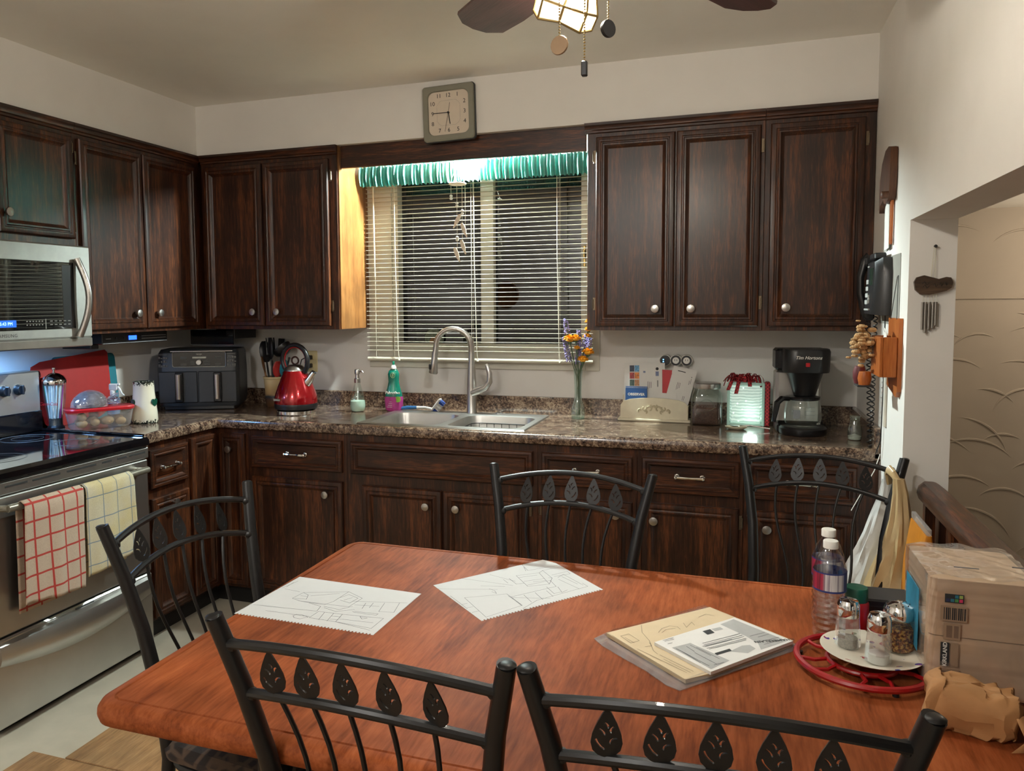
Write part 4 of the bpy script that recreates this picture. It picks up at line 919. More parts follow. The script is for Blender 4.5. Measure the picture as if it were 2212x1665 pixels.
bh = thing('dish_brush', 'blue and white dish brush resting on the sink ledge', 'brush', (1.47, -.115, CT+.008))
part(bh, 'handle', MB().tube([(-.095, -.02, .006), (-.05, -.018, .012), (-.005, -.012, .013)], [.006, .010, .008], 10, sy=.6), mat('blue_plastic', srgb(46, 104, 158), .35))
part(bh, 'neck', MB().tube([(-.005, -.012, .013), (.04, -.004, .014), (.075, .0, .006)], [.0075, .006, .007], 10, sy=.6), M_white)
part(bh, 'head', MB().box(-.038, -.014, -.006, .038, .014, .006, 0, .004, M=TR(.098, .002, .030) @ RY(-.9)), M_white)
b = MB(); rnd = random.Random(6)
for i in range(13):
    for j in range(5):
        a = Vector((-.034+i*.0057, -.011+j*.0055, -.006)); e = a+Vector((rnd.uniform(-.003, .003), rnd.uniform(-.003, .003), -.026))
        M = TR(.098, .002, .030) @ RY(-.9); b.tube([M @ a, M @ e], .0016, 4, 1 if i in (0, 1, 2, 9, 10, 11, 12) else 0)
part(bh, 'bristles', b, [M_white, mat('blue_bristle', srgb(30, 70, 150), .6)], kind='stuff')

# ------------------------------------------------------------------ bud vase with flowers
vz = thing('bud_vase', 'tall narrow clear glass bud vase on the counter below the window', 'vase', (2.297, -.14, Z0))
part(vz, 'glass', MB().lathe([(0, .001), (.030, .001), (.032, .006), (.034, .03), (.030, .055), (.019, .085), (.016, .12), (.018, .17), (.021, .215), (.0235, .232)], 24, cap=False), M_green)
part(vz, 'base', MB().lathe([(0, .001), (.029, .001), (.029, .010), (0, .010)], 20), M_green)
M_stem = mat('stem_green', srgb(74, 98, 70), .6); M_lav = mat('lavender', srgb(146, 138, 184), .7, var=.2); M_yel = mat('marigold', srgb(232, 168, 40), .6, var=.18, vscale=80)
def stemtube(o, tip): return MB().tube([(o[0], o[1], .015), (o[0]*.6+tip[0]*.12, tip[1]*.1, .2), (tip[0]*.55, tip[1]*.55, .2+(tip[2]-.2)*.5), tip], .0017, 6)
rnd = random.Random(9)
for n_, (tx, ty, tz, z0) in (('tall lavender sprig leaning left in the bud vase', (-.060, -.01, .475, .40)), ('low lavender sprig on the left of the bud vase', (-.065, -.02, .39, .27)), ('lavender sprig in the middle of the bud vase', (.0, .01, .42, .26)), ('lavender sprig leaning right in the bud vase', (.058, .0, .385, .30)), ('lavender sprig behind the right marigold', (.035, .02, .40, .33))):
    t = thing('lavender_sprig', n_, 'flower', (2.297, -.14, Z0), 0, 'flowers in the bud vase')
    part(t, 'stem', stemtube((rnd.uniform(-.008, .008), rnd.uniform(-.008, .008)), (tx, ty, tz)), M_stem)
    b = MB(); k = int((tz-z0)/.0075)
    for i in range(k):
        f = i/k; zz = z0+(tz-z0)*f; px = tx*(.45+.55*((zz-.2)/(tz-.2))); py = ty*f
        for j in range(5):
            a = rnd.uniform(0, 6.3); rr = .012*(1.1-f*.6); b.sph((px+rr*math.cos(a), py+rr*math.sin(a), zz+rnd.uniform(-.003, .003)), .0045, 6)
    part(t, 'florets', b, M_lav, kind='stuff')
for n_, (tx, ty, tz), s in (('large marigold at the upper left of the bud vase', (-.035, -.025, .375), 1.0), ('marigold beside the large one in the bud vase', (-.008, -.02, .378), .85), ('small marigold bud in the middle of the bud vase', (.0, -.03, .335), .5), ('marigold at the right of the bud vase', (.050, -.02, .315), .95), ('marigold low at the right of the bud vase', (.028, -.03, .28), .85), ('marigold partly behind the cabinet edge', (.036, .03, .385), .7), ('highest marigold beside the cabinet edge', (.046, .035, .455), .7), ('marigold just below the highest one', (.044, .03, .42), .65)):
    t = thing('marigold', n_, 'flower', (2.297, -.14, Z0), 0, 'flowers in the bud vase')
    part(t, 'stem', stemtube((rnd.uniform(-.008, .008), rnd.uniform(-.008, .008)), (tx, ty, tz)), M_stem)
    b = MB(); R = .026*s
    for i in range(46):
        u = rnd.uniform(-.2, 1); a = rnd.uniform(0, 6.3); rr = math.sqrt(1-u*u); c = Vector((rr*math.cos(a), rr*math.sin(a), u*.7))*R
        q = c.to_track_quat('Z', 'Y').to_matrix().to_4x4(); b.add([(-.006*s, -.002, 0), (.006*s, .002, 0), (.008*s, .001, .009*s), (0, -.002, .012*s), (-.008*s, .002, .009*s)], [(0, 1, 2, 3, 4), (4, 3, 2, 1, 0)], 0, TR(tx, ty, tz) @ Matrix.Translation(c*.75) @ q)
    b.sph((tx, ty, tz), R*.75, 8, sz=.7); part(t, 'petals', b, M_yel, ang=20)
    part(t, 'calyx', MB().lathe([(.003, -.012*s), (.010*s, -.004*s), (.012*s, .0)], 8, M=TR(tx, ty, tz-.012*s)), M_stem)

# ------------------------------------------------------------------ letter holder with mail
lh = thing('letter_holder', 'cream wooden letter holder with carved scroll front', 'letter holder', (2.648, -.125, Z0))
part(lh, 'base', MB().box(-.163, -.032, 0, .163, .052, .012, 0, .003), M_cream)
sil = [(-.150, .0), (.150, .0), (.150, .062), (.138, .078), (.11, .088), (.05, .095), (0, .097), (-.05, .095), (-.11, .088), (-.138, .078), (-.150, .062)]
me = curve_mesh('front_board', [sil], .004, M_cream); me.transform(TR(0, -.020, .0125) @ FRONT); part(lh, 'front_board', me, None)
sil2 = [(-.148, 0), (.148, 0), (.148, .10), (.10, .14), (0, .15), (-.10, .14), (-.148, .10)]
me = curve_mesh('back_board', [sil2], .004, M_cream); me.transform(TR(0, .040, .0125) @ FRONT); part(lh, 'back_board', me, None)
for sx in (-1, 1): part(lh, 'side_board', MB().box(sx*.148-.004, -.0155, .0125, sx*.148+.004, .0355, .075, 0, .002), M_cream)
b = MB()
for sx in (-1, 1):
    for cx, cz, r, t0, tn in ((.018, .045, .015, .3, 6.0), (.045, .05, .013, 2.6, 6.3), (.062, .038, .010, -1, 5.5), (.035, .030, .009, .5, 6), (.010, .062, .009, 3, 6)):
        b.tube([(sx*(cx+r*(1-.11*i*.8)*math.cos(t0+tn*i/12)), -.0262, .012+cz+r*(1-.11*i*.7)*math.sin(t0+tn*i/12)) for i in range(10)], [.0042-.0001*i for i in range(10)], 6)
part(lh, 'scroll_carving', b, mat('aged_cream', srgb(186, 176, 146), .4, var=.15))
def sheet(name, label, cat, loc, w, h, rots, mt, grp=None, th=.0015):
    t = thing(name, label, cat, loc, group=grp, rot=rots); part(t, 'sheet', MB().box(-w/2, -th, 0, w/2, 0, h), mt); return t
ev = sheet('envelope', 'white envelope with colour photo squares in the letter holder', 'mail', (2.605, -.108, Z0+.07), .155, .185, (-.06, -.02, 0), M_paper, 'mail in the letter holder')
cols = [(30, 40, 60), (90, 150, 190), (150, 40, 40), (190, 110, 40), (60, 80, 70), (170, 120, 80), (60, 120, 190), (200, 150, 90)]
for i in range(6):
    c = cols[i]; part(ev, 'photo', MB().box(-.070+.0225*(i % 2), -.0022, .155-.033*(i//2), -.049+.0225*(i % 2), -.0014, .186-.033*(i//2)-.002), mat('photo_print_%d' % i, srgb(*c), .4, var=.6, vscale=120))
b = MB()
for x, z, l in ((.012, .075, .035), (.02, .078, .03), (.027, .08, .028), (.055, .085, .03), (.058, .085, .03)): b.box(x, -.0022, z, x+.0015, -.0014, z+l)
b.lathe([(.007, 0), (.007, .0008)], 14, M=TR(.055, -.0014, .168) @ RX(PI/2)); b.box(.048, -.0022, .135, .062, -.0014, .156, 1); b.box(-.008, -.0022, .15, .002, -.0014, .158, 1)
part(ev, 'print', b, [M_inkd, mat('blue_grey_print', srgb(110, 120, 150), .6)])
sheet('folder', 'red card sticking up between the two white letters', 'mail', (2.690, -.103, Z0+.07), .05, .165, (-.05, .05, 0), M_red, 'mail in the letter holder')
sheet('large_envelope', 'plain white envelope at the back of the letter holder', 'mail', (2.600, -.100, Z0+.06), .185, .205, (-.04, -.01, 0), M_paper, 'mail in the letter holder')
e2 = sheet('letter', 'white letter tilted to the right in the letter holder', 'mail', (2.735, -.116, Z0+.045), .105, .205, (-.06, .24, 0), M_paper, 'mail in the letter holder')
b = MB()
for x, z, l in ((-.018, .10, .035), (-.012, .105, .03), (-.006, .11, .025), (.030, .135, .02), (.036, .14, .025), (.02, .06, .02), (.026, .06, .02)): b.box(x, -.0022, z, x+.0014, -.0014, z+l)
b.box(-.03, -.0022, .185, .005, -.0014, .1885); b.lathe([(.002, 0), (.002, .0008)], 10, M=TR(.036, -.0014, .172) @ RX(PI/2)); part(e2, 'print', b, M_inkd)
nb = sheet('notebook', 'blue spiral notepad reading OBSERVER in the letter holder', 'notepad', (2.566, -.128, Z0+.068), .098, .090, (-.05, 0, 0), mat('royal_blue', srgb(24, 84, 148), .5), None, .004)
part(nb, 'lettering', text('OBSERVER', .0165, M_white, TR(0, -.0046, .053) @ FRONT, .0002, off=.0004), None)
b = MB()
for i in range(17): b.tube([(-.046+i*.00575, -.002+.0035*math.cos(a*PI/4), .085+.0035*math.sin(a*PI/4)) for a in range(8)], .0008, 4, closed=True)
part(nb, 'spiral', b, M_white)
sheet('card', 'blank cream card at the right front of the letter holder', 'mail', (2.702, -.127, Z0+.05), .085, .080, (-.05, .03, 0), M_paper, 'mail in the letter holder')

pw = thing('power_strip', 'black and white three-socket power tap with blue lights behind the mail', 'power tap', (2.735, -.0005, 1.205))
for i, x in enumerate((-.048, 0, .048)):
    d = part(pw, 'module', MB().lathe([(.027, 0), (.027, .036), (.024, .04), (0, .04)], 24, M=TR(x, 0, 0) @ RX(PI/2)), M_white)
    part(d, 'face', MB().lathe([(.0235, 0), (.0235, .0015), (0, .0015)], 24, M=TR(x, -.0395, 0) @ RX(PI/2)), M_black)
    if i:
        part(d, 'socket', MB().lathe([(.015, 0), (.015, .0015), (0, .0015)], 20, M=TR(x, -.041, 0) @ RX(PI/2)), M_white)
        part(d, 'slot', (lambda q: q.box(x-.006, -.0432, -.002, x-.004, -.0425, .006) or q)(MB()).box(x+.004, -.0432, -.002, x+.006, -.0425, .006), M_inkd)
part(pw, 'indicator', MB().sph((-.056, -.042, .004), .0025, 6).sph((-.056, -.042, -.006), .0025, 6), emis('blue_led', (.1, .45, 1.0), 8))
part(pw, 'bridge', MB().box(-.05, -.037, -.015, .05, -.002, .015, 0, .004), M_black)

# ------------------------------------------------------------------ square glass jar
gj = thing('glass_jar', 'square glass jar with metal lid half full of brown grounds', 'jar', (2.880, -.14, Z0))
J = .066
b = MB(); b.loft([rrect(-J+.006, -J+.006, J-.006, J-.006, .02, .001), rrect(-J, -J, J, J, .022, .01), rrect(-J, -J, J, J, .022, .125), rrect(-J+.008, -J+.008, J-.008, J-.008, .035, .148), rrect(-.054, -.054, .054, .054, .0535, .158), rrect(-.054, -.054, .054, .054, .0535, .165)], 0, None, True, False); part(gj, 'glass', b, M_clear)
part(gj, 'lid', MB().lathe([(.057, .160), (.058, .163), (.058, .182), (.055, .185), (0, .187)], 32), M_brush)
M_gr = mat('brown_grounds', srgb(72, 46, 36), .9, var=.3, vscale=150, bmp=.6, bscale=300)
b = MB(); b.loft([rrect(-J+.008, -J+.008, J-.008, J-.008, .018, .004), rrect(-J+.004, -J+.004, J-.004, J-.004, .02, .012), rrect(-J+.004, -J+.004, J-.004, J-.004, .02, .062), rrect(-J+.02, -J+.02, J-.02, J-.02, .02, .092)], 0, None, True, True); part(gj, 'grounds', b, M_gr)
b = MB(); b.tube([(-.04, -J-.001, .05), (-.01, -J-.001, .06), (.02, -J-.001, .07), (.04, -J-.001, .085)], .002, 6); b.tube([(.032*math.cos(a), -J-.001, .085+.03*math.sin(a)) for a in [PI*i/10 for i in range(11)]], .0015, 6); part(gj, 'embossing', b, M_clear)

# ------------------------------------------------------------------ lit glass block with ribbon
gb = thing('glass_block_lamp', 'glowing glass block with string lights inside and a red plaid bow', 'lamp', (3.043, -.125, Z0))
B = .078
def block_mat():
    m, t, bs = nt('glowing_glass_block'); v = coords(t)
    wv = t.nodes.new('ShaderNodeTexWave'); wv.wave_type = 'RINGS'; wv.inputs['Scale'].default_value = 26; wv.inputs['Distortion'].default_value = 3; wv.inputs['Detail'].default_value = 2; t.links.new(v, wv.inputs['Vector'])
    vo = t.nodes.new('ShaderNodeTexVoronoi'); vo.inputs['Scale'].default_value = 48; t.links.new(v, vo.inputs['Vector'])
    pt_ = t.nodes.new('ShaderNodeMath'); pt_.operation = 'LESS_THAN'; pt_.inputs[1].default_value = .16; t.links.new(vo.outputs['Distance'], pt_.inputs[0])
    c = ramp(t, wv.outputs['Fac'], [(.2, srgb(168, 194, 184)), (.8, srgb(206, 226, 216))]); t.links.new(c, bs.inputs['Base Color']); t.links.new(c, bs.inputs['Emission Color'])
    md = t.nodes.new('ShaderNodeMath'); md.operation = 'MULTIPLY_ADD'; md.inputs[1].default_value = 1.3; md.inputs[2].default_value = .34; t.links.new(pt_.outputs[0], md.inputs[0])
    t.links.new(md.outputs[0], bs.inputs['Emission Strength']); bs.inputs['Roughness'].default_value = .12; bump(t, bs, wv.outputs['Fac'], .4, .003); return m
part(gb, 'lit_core', MB().box(-B+.012, -.034, .012, B-.012, .034, .178, 0, .008), block_mat())
b = MB()
for x0, x1, z0, z1 in ((-B, -B+.012, 0, .190), (B-.012, B, 0, .190), (-B+.012, B-.012, 0, .012), (-B+.012, B-.012, .178, .190)): b.box(x0, -.040, z0, x1, .040, z1, 0, .003)
part(gb, 'glass_edge', b, mat('pale_glass_edge', srgb(150, 176, 164), .12, coat=.5, emit=srgb(150, 190, 172), estr=.12))
def rib_mat():
    m, t, bs = nt('red_plaid_ribbon'); v = coords(t); ck_ = t.nodes.new('ShaderNodeTexChecker'); ck_.inputs['Scale'].default_value = 130; ck_.inputs[1].default_value = (*srgb(184, 44, 50), 1); ck_.inputs[2].default_value = (*srgb(116, 26, 32), 1); t.links.new(v, ck_.inputs['Vector']); t.links.new(ck_.outputs['Color'], bs.inputs['Base Color']); bs.inputs['Roughness'].default_value = .6; return m
M_rib = rib_mat(); b = MB(); rnd = random.Random(13)
for i in range(44):
    a = rnd.uniform(0, 6.28); l = rnd.uniform(.03, .075); x = rnd.uniform(-.045, .035); h = rnd.uniform(.008, .040); w = .010; ca, sa = math.cos(a), math.sin(a)*.45
    b.loft([[(x+ca*l*t_/5-sa*w*s_, sa*l*t_/5+ca*w*s_-.004, .191+h*math.sin(PI*t_/5)*1.0-(.02 if t_ == 5 and i % 3 == 0 else 0)) for s_ in (-1, 1)] for t_ in range(6)], 0, None, False, False, False)
for x, a, l in ((-.06, -.35, .04), (-.03, -.2, .055), (.015, .05, .022)):
    b.add([(x-.008, -.042, .196), (x+.008, -.042, .196), (x+.008+a*l, -.043, .196-l), (x-.008+a*l, -.043, .196-l)], [(0, 1, 2, 3)])
o = part(gb, 'bow', b, M_rib, ang=20); md = o.modifiers.new('th', 'SOLIDIFY'); md.thickness = .0008
part(gb, 'side_ribbon', MB().box(B+.0005, -.035, .0, B+.022, .035, .192, 0, .004), M_rib)
lamp('fairy_light', gb, (.02, -.085, .05), .10, (.80, 1.0, .92), .03)

sr = thing('spoon_rest', 'cream spoon rest with a spoon in front of the glowing block', 'spoon rest', (3.005, -.265, Z0))
part(sr, 'dish', MB().lathe([(0, .004), (.03, .004), (.038, .010), (.040, .012), (.037, .007), (.028, .001), (0, .001)][::-1], 24, sx=1.15, sy=.8), M_cream)
spn = thing('teaspoon', 'steel teaspoon lying on the cream spoon rest', 'spoon', (3.02, -.268, Z0+.013))
part(spn, 'handle', MB().tube([(.0, 0, .0), (.04, -.004, .006), (.12, -.012, -.004)], [.003, .0025, .003], 6, sy=.5), M_chrome); part(spn, 'bowl', MB().sph((-.02, 0, .0), .02, 10, sy=.65, sz=.16), M_chrome)

# ------------------------------------------------------------------ coffee maker
cm = thing('coffee_maker', 'black and steel drip coffee maker with glass carafe', 'coffee maker', (3.262, -.30, Z0), math.radians(4))
part(cm, 'base', MB().lathe([(0, 0), (.088, 0), (.092, .006), (.092, .026), (.084, .034), (.06, .036), (0, .036)], 32, cy=-.015), M_black)
part(cm, 'base_back', MB().box(-.098, -.01, 0, .072, .125, .035, 0, .006), M_black)
tk = part(cm, 'tank', MB().box(-.102, .02, .0355, .075, .125, .26, 0, .012), M_steel)
part(cm, 'tank_top', MB().box(-.106, .01, .258, .092, .13, .348, 0, .010), M_black)
b = MB(); b.loft([rrect(-.080, -.085, .092, .06, .05, .255), rrect(-.082, -.088, .094, .06, .052, .262), rrect(-.084, -.09, .096, .06, .052, .340), rrect(-.080, -.085, .092, .055, .05, .350)], 0, None, True, True); hdp = part(cm, 'brew_head', b, M_black)
part(cm, 'filter_basket', MB().lathe([(.036, .158), (.042, .16), (.070, .254), (.072, .256)], 28, cx=.004, cy=-.015), M_black)
part(hdp, 'lettering', text('Tim Hortons', .0185, M_white, TR(.006, -.0905, .317) @ FRONT, .0003, shear=.35, off=.0002), None)
part(hdp, 'switch', MB().box(-.004, -.094, .281, .012, -.087, .297, 0, .002), mat('red_switch', srgb(120, 14, 20), .3, emit=(.5, .02, .02), estr=.15))
cf = thing('coffee_carafe', 'glass coffee carafe with black handle on the coffee maker plate', 'carafe', (3.262, -.315, Z0+.0365), math.radians(4))
part(cf, 'glass', MB().lathe([(0, .001), (.058, .001), (.068, .008), (.073, .03), (.072, .06), (.066, .09), (.060, .105), (.062, .115)], 32, cap=False), M_clear)
part(cf, 'lid', MB().lathe([(0, .116), (.062, .116), (.064, .112), (.066, .118), (.05, .121), (0, .121)], 28), M_black)
part(cf, 'lip', MB().lathe([(.061, .105), (.064, .107), (.064, .114), (.061, .115)], 32, cap=False), M_black)
part(cf, 'handle', MB().tube([(-.058, -.02, .110), (-.085, -.04, .112), (-.104, -.05, .095), (-.112, -.055, .05), (-.118, -.058, .018)], [.011, .011, .011, .009, .007], 8, sy=1.3), M_black)
b = MB(); b.box(-.045, -.0735, .035, -.02, -.0725, .07)
for z in (.05, .065, .08): b.box(.0, -.0735, z, .035, -.0725, z+.001)
part(cf, 'scale_print', b, mat('carafe_print', srgb(130, 136, 140), .6))
part(cf, 'lettering', text('Tim Hortons', .0085, M_white, TR(-.028, -.074, .082) @ FRONT, .0002, shear=.35), None)

sj = thing('small_jar', 'small green glass bottle-shaped jar with white scoop at the counter end', 'jar', (3.445, -.41, Z0))
part(sj, 'glass', MB().lathe([(0, .001), (.023, .001), (.026, .008), (.026, .035), (.020, .062), (.017, .075), (.0185, .078), (.0185, .09), (.020, .092), (.0185, .095)], 22, cap=False), M_green)
part(sj, 'powder', MB().lathe([(0, .002), (.0235, .002), (.0245, .014), (0, .024)], 18), M_white)
# ------------------------------------------------------------------ things on the right wall (local: x' along the wall toward the viewer, front = -y' -> world -x)
RW_ROT = -PI/2          # local x -> world -y ; local -y -> world -x
ph = thing('wall_telephone', 'black corded wall telephone beside the upper cabinets', 'telephone', (XW-.0005, -.66, 1.522), RW_ROT); ph.scale = (1, .68, 1)
part(ph, 'wall_plate', MB().box(-.15, -.003, -.13, .24, 0, .105, 0, .001), mat('grey_plate', srgb(150, 148, 140), .5))
b = MB(); b.loft([[(x, y, z) for x, z in ((-.085, -.10), (.105, -.10), (.115, .05), (.10, .10), (-.08, .10))] for y in (-.0035, -.045)]+[[(x, -.078-.012*(z < 0), z) for x, z in ((-.075, -.095), (.085, -.095), (.09, .045), (.078, .085), (-.07, .085))]], 0, None, True, True)
part(ph, 'body', b, M_black)
part(ph, 'top_block', MB().box(-.05, -.075, .095, .06, -.02, .118, 0, .005), M_black)
part(ph, 'display', MB().box(.0, -.084, .005, .065, -.079, .065, 0, .001, M=RX(0)), mat('lcd_green', srgb(20, 44, 34), .2))
b = MB()
for i in range(4):
    for j in range(3): b.box(-.055+j*.018, -.0935+.002*i, -.062+i*.024, -.042+j*.018, -.086, -.046+i*.024, 0, .002)
b.box(.01, -.0935, -.045, .04, -.088, -.040); b.box(.022, -.0935, -.058, .028, -.088, -.028); b.box(-.055, -.0955, -.083, .04, -.088, -.077); b.box(-.05, -.083, .07, -.02, -.079, .075)
part(ph, 'keypad', b, mat('pale_key', srgb(168, 170, 166), .5))
hs = MB(); hs.tube([(-.135, -.060, -.115), (-.135, -.075, -.08), (-.135, -.098, -.02), (-.135, -.100, .04), (-.135, -.080, .095), (-.135, -.060, .115)], [.014, .019, .016, .016, .020, .016], 12, sy=1.3)
hs.box(-.155, -.085, .075, -.105, -.030, .118, 0, .010); hs.box(-.155, -.080, -.122, -.105, -.030, -.080, 0, .010)
part(ph, 'handset', hs, M_black); part(ph, 'hook', MB().box(-.108, -.045, .06, -.08, -.02, .095, 0, .004), M_black)
def coil(p, q, turns, r, tr):
    P, Q = Vector(p), Vector(q); d = (Q-P); ax = d.normalized(); n = ax.orthogonal().normalized(); w = ax.cross(n); N = turns*9
    return MB().tube([P+d*(i/N)+r*(math.cos(2*PI*i/9)*n+math.sin(2*PI*i/9)*w) for i in range(N+1)], tr, 5)
cd = part(ph, 'coiled_cord', coil((-.135, -.055, -.125), (-.10, -.035, -.66), 26, .011, .0026), M_black)
part(cd, 'coil_return', coil((-.02, -.045, -.105), (-.085, -.035, -.66), 30, .010, .0026), M_black)
part(ph, 'straight_cord', MB().tube([(.03, -.012, -.10), (.035, -.010, -.3), (.02, -.012, -.55), (.0, -.03, -.60)], .0028, 6), M_black)
part(ph, 'wall_cord', MB().tube([(.0, -.008, -.60), (.01, -.035, -.66), (.06, -.15, -.80)], .002, 6), M_white)
rc_ = thing('cable_raceway', 'white plastic cable cover running down the right wall below the telephone', 'cable cover', (XW-.0005, -.72, 1.03), RW_ROT)
part(rc_, 'cover', MB().box(-.012, -.009, 0, .012, 0, .33, 0, .002), M_trimw)

bx = thing('wooden_wall_box', 'honey wooden wall box holding papers below the telephone', 'wall box', (XW-.0005, -.86, 1.19), RW_ROT)
M_honey = wood('honey_pine', srgb(132, 68, 26), srgb(166, 92, 40), srgb(184, 112, 56), axis='z', rough=.35)
b = MB(); b.prism([(-.075, -.004), (.085, -.030), (.110, -.010), (.110, .225), (-.075, .225)], 0, .012, M=FRONT); part(bx, 'back_board', b, M_honey)
for x in (-.07, .092): part(bx, 'side_board', MB().box(x, -.053, .035, x+.010, -.0125, .165, 0, .002), M_honey)
part(bx, 'front_board', MB().box(-.07, -.0635, .035, .102, -.0535, .165, 0, .002), M_honey)
part(bx, 'bottom_board', MB().box(-.06, -.053, .035, .092, -.0125, .045), M_honey)
part(bx, 'hanger_wire', MB().tube([(-.03, -.013, .222), (.02, -.006, .36), (.025, -.004, .365), (.075, -.013, .222)], .0012, 5), M_inkd)
for i, (x, a, h) in enumerate(((-.04, .5, .08), (.0, .2, .10), (.05, -.1, .09))):
    t = thing('note_paper', ('white folded note leaning left in the wooden wall box', 'white note in the middle of the wooden wall box', 'white note at the near end of the wooden wall box')[i], 'paper', (XW-.028-.008*i, -.86-x, 1.19+.09), group='notes in the wall box', rot=(0, .15*i, RW_ROT)); part(t, 'sheet', MB().box(-.025, -.001, 0, .025, 0, h, M=RY(a*.5)), M_paper)
dk = thing('dried_flower_ornament', 'little wooden barrels with a dried flower bunch fixed to the wall box', 'ornament', (XW-.0635-.0012, -.845, 1.19), RW_ROT)
M_dry = mat('dried_flower', srgb(176, 138, 92), .85, var=.25, vscale=60)
rnd = random.Random(21); b = MB()
for i in range(110):
    c = Vector((rnd.gauss(-.02, .024), -.030+rnd.gauss(0, .014), .135+rnd.gauss(0, .028))); c.y = min(c.y, -.006)
    b.sph(c, rnd.uniform(.008, .016), 7, sz=rnd.uniform(.4, .8), M=None)
for i in range(20): b.tube([(-.02+rnd.uniform(-.015, .015), -.02, .085), (rnd.gauss(-.02, .02), -.03, .13)], .0012, 4)
part(dk, 'flowers', b, M_dry, kind='stuff')
part(dk, 'barrel', MB().lathe([(.016, 0), (.021, .02), (.021, .04), (.016, .06), (0, .06)], 16, cx=-.035, cy=-.036, m=0), mat('wine_red_wood', srgb(92, 30, 34), .5))
part(dk, 'barrel', MB().lathe([(.018, 0), (.022, .022), (.018, .045), (0, .045)], 16, cx=.012, cy=-.026), M_honey)
part(dk, 'base_slat', MB().box(-.055, -.05, -.006, .035, -.001, 0), M_inkd)

kh = thing('carved_wall_clip', 'carved dark wooden wall clip high on the right wall', 'wall clip', (XW-.0005, -.695, 1.83), RW_ROT)
M_walnut = wood('walnut_carving', srgb(46, 28, 18), srgb(78, 50, 34), srgb(104, 70, 48), axis='z', rough=.5)
me = curve_mesh('body', [[(-.10, -.03), (-.09, -.045), (-.075, -.02), (-.02, -.005), (.0, -.02), (.03, -.025), (.09, -.01), (.10, .05), (.10, .155), (.06, .165), (.0, .16), (-.06, .125), (-.095, .07), (-.10, .02)]], .011, M_walnut); me.transform(TR(0, -.013, 0) @ FRONT); part(kh, 'body', me, None)
part(kh, 'peg', MB().lathe([(.013, 0), (.013, .02), (.008, .024), (0, .024)], 14, M=TR(.08, -.024, 0) @ RX(PI/2)), M_walnut)
part(kh, 'strip', MB().box(.045, -.012, -.165, .065, -.003, -.01, 0, .002), M_honey)
for i, x in enumerate((-.055, .0)):
    t = thing('hanging_paper', ('white paper slip hanging under the carved clip on the side of the cabinets', 'white paper slip hanging under the carved clip on the side of the opening')[i], 'paper', (XW-.004, -.695-x, 1.822), group='slips under the clip', rot=(0, 0, RW_ROT)); part(t, 'sheet', MB().box(-.028, -.004-.004*i, -.17, .028, -.002-.004*i, .0, M=RY(-.06)), M_paper)

ch = thing('hanging_chime', 'driftwood plaque with metal chime tubes hanging on the wall end', 'wind chime', (3.568, YO-.0005, 1.517))
ov = [(-.052, .012), (-.045, .026), (-.025, .032), (-.005, .026), (.015, .020), (.035, .026), (.047, .024), (.053, .010), (.050, -.006), (.036, -.016), (.015, -.022), (-.01, -.028), (-.034, -.026), (-.048, -.012)]
me = curve_mesh('plaque', [ov], .007, wood('driftwood', srgb(44, 34, 26), srgb(72, 56, 42), srgb(96, 78, 60), axis='x', rough=.8, coat=0)); me.transform(TR(0, -.009, 0) @ FRONT); part(ch, 'plaque', me, None)
part(ch, 'lettering', text('Home', .024, M_inkd, TR(.004, -.0165, .002) @ FRONT, .0005, shear=.2), None) if False else None
b = MB()
for x, z, w in ((-.03, .006, .02), (-.028, -.004, .018), (.0, .0, .012), (.016, .002, .010), (.029, .004, .010)): b.tube([(x, -.0165, z), (x+w*.3, -.0165, z+.007), (x+w*.6, -.0165, z-.004), (x+w, -.0165, z+.004)], .0009, 4)
part(ch, 'carved_script', b, M_inkd)
part(ch, 'nail', MB().lathe([(.003, 0), (.003, .014), (.005, .015), (0, .016)], 10, M=TR(.003, 0, .120) @ RX(PI/2)), M_inkd)
part(ch, 'hanging_cord', MB().tube([(-.006, -.010, .026), (.0, -.010, .12), (.004, -.010, .12), (.004, -.010, .022)], .0010, 5), M_string)
for i, (x, l) in enumerate(((-.026, .085), (-.018, .095), (-.008, .085), (.002, .080), (.010, .072))):
    o = part(ch, 'chime_tube', MB().cyl((x, -.012, -.05), (x, -.012, -.05-l), .0042, 10), M_brush); part(o, 'thread', MB().cyl((x, -.012, -.02), (x, -.012, -.05), .0006, 4), M_string)

# ---- stair railing
rl = thing('stair_railing', 'dark wooden stair railing with flat handrail at the wall opening', 'railing', (3.567, -1.10, 0))
b = MB(); pr = [(-.036, .905), (-.040, .890), (-.034, .872), (-.020, .866), (.020, .866), (.034, .872), (.040, .890), (.036, .905), (.020, .918), (-.020, .918)]
b.loft([[(x*s, y, z) for x, z in pr] for y, s in ((.02, .55), (.008, .85), (-.02, 1), (-1.9, 1))], 0, None, True, True); part(rl, 'handrail', b, M_why)
NP = [(.022, 0), (.022, .50), (.024, .52), (.014, .54), (.022, .56), (.022, .575), (.012, .60), (.020, .64), (.0235, .66), (.0235, .70), (.018, .72), (.020, .865)]
def baluster(y, first):
    b = MB()
    if first:
        b.box(-.022, y-.022, 0, .022, y+.022, .56, 0, .003); b.lathe([(.020, .56), (.026, .575), (.014, .59), (.022, .615), (.024, .63), (.016, .65), (.020, .66)], 16, cy=y); b.box(-.020, y-.020, .66, .020, y+.020, .866, 0, .003)
    else:
        b.box(-.012, y-.022, 0, .012, y+.022, .866, 0, .002)
    return b
for i in range(14): part(rl, 'newel_post' if i == 0 else 'baluster', baluster(-.03-.125*i, i == 0), M_wv)

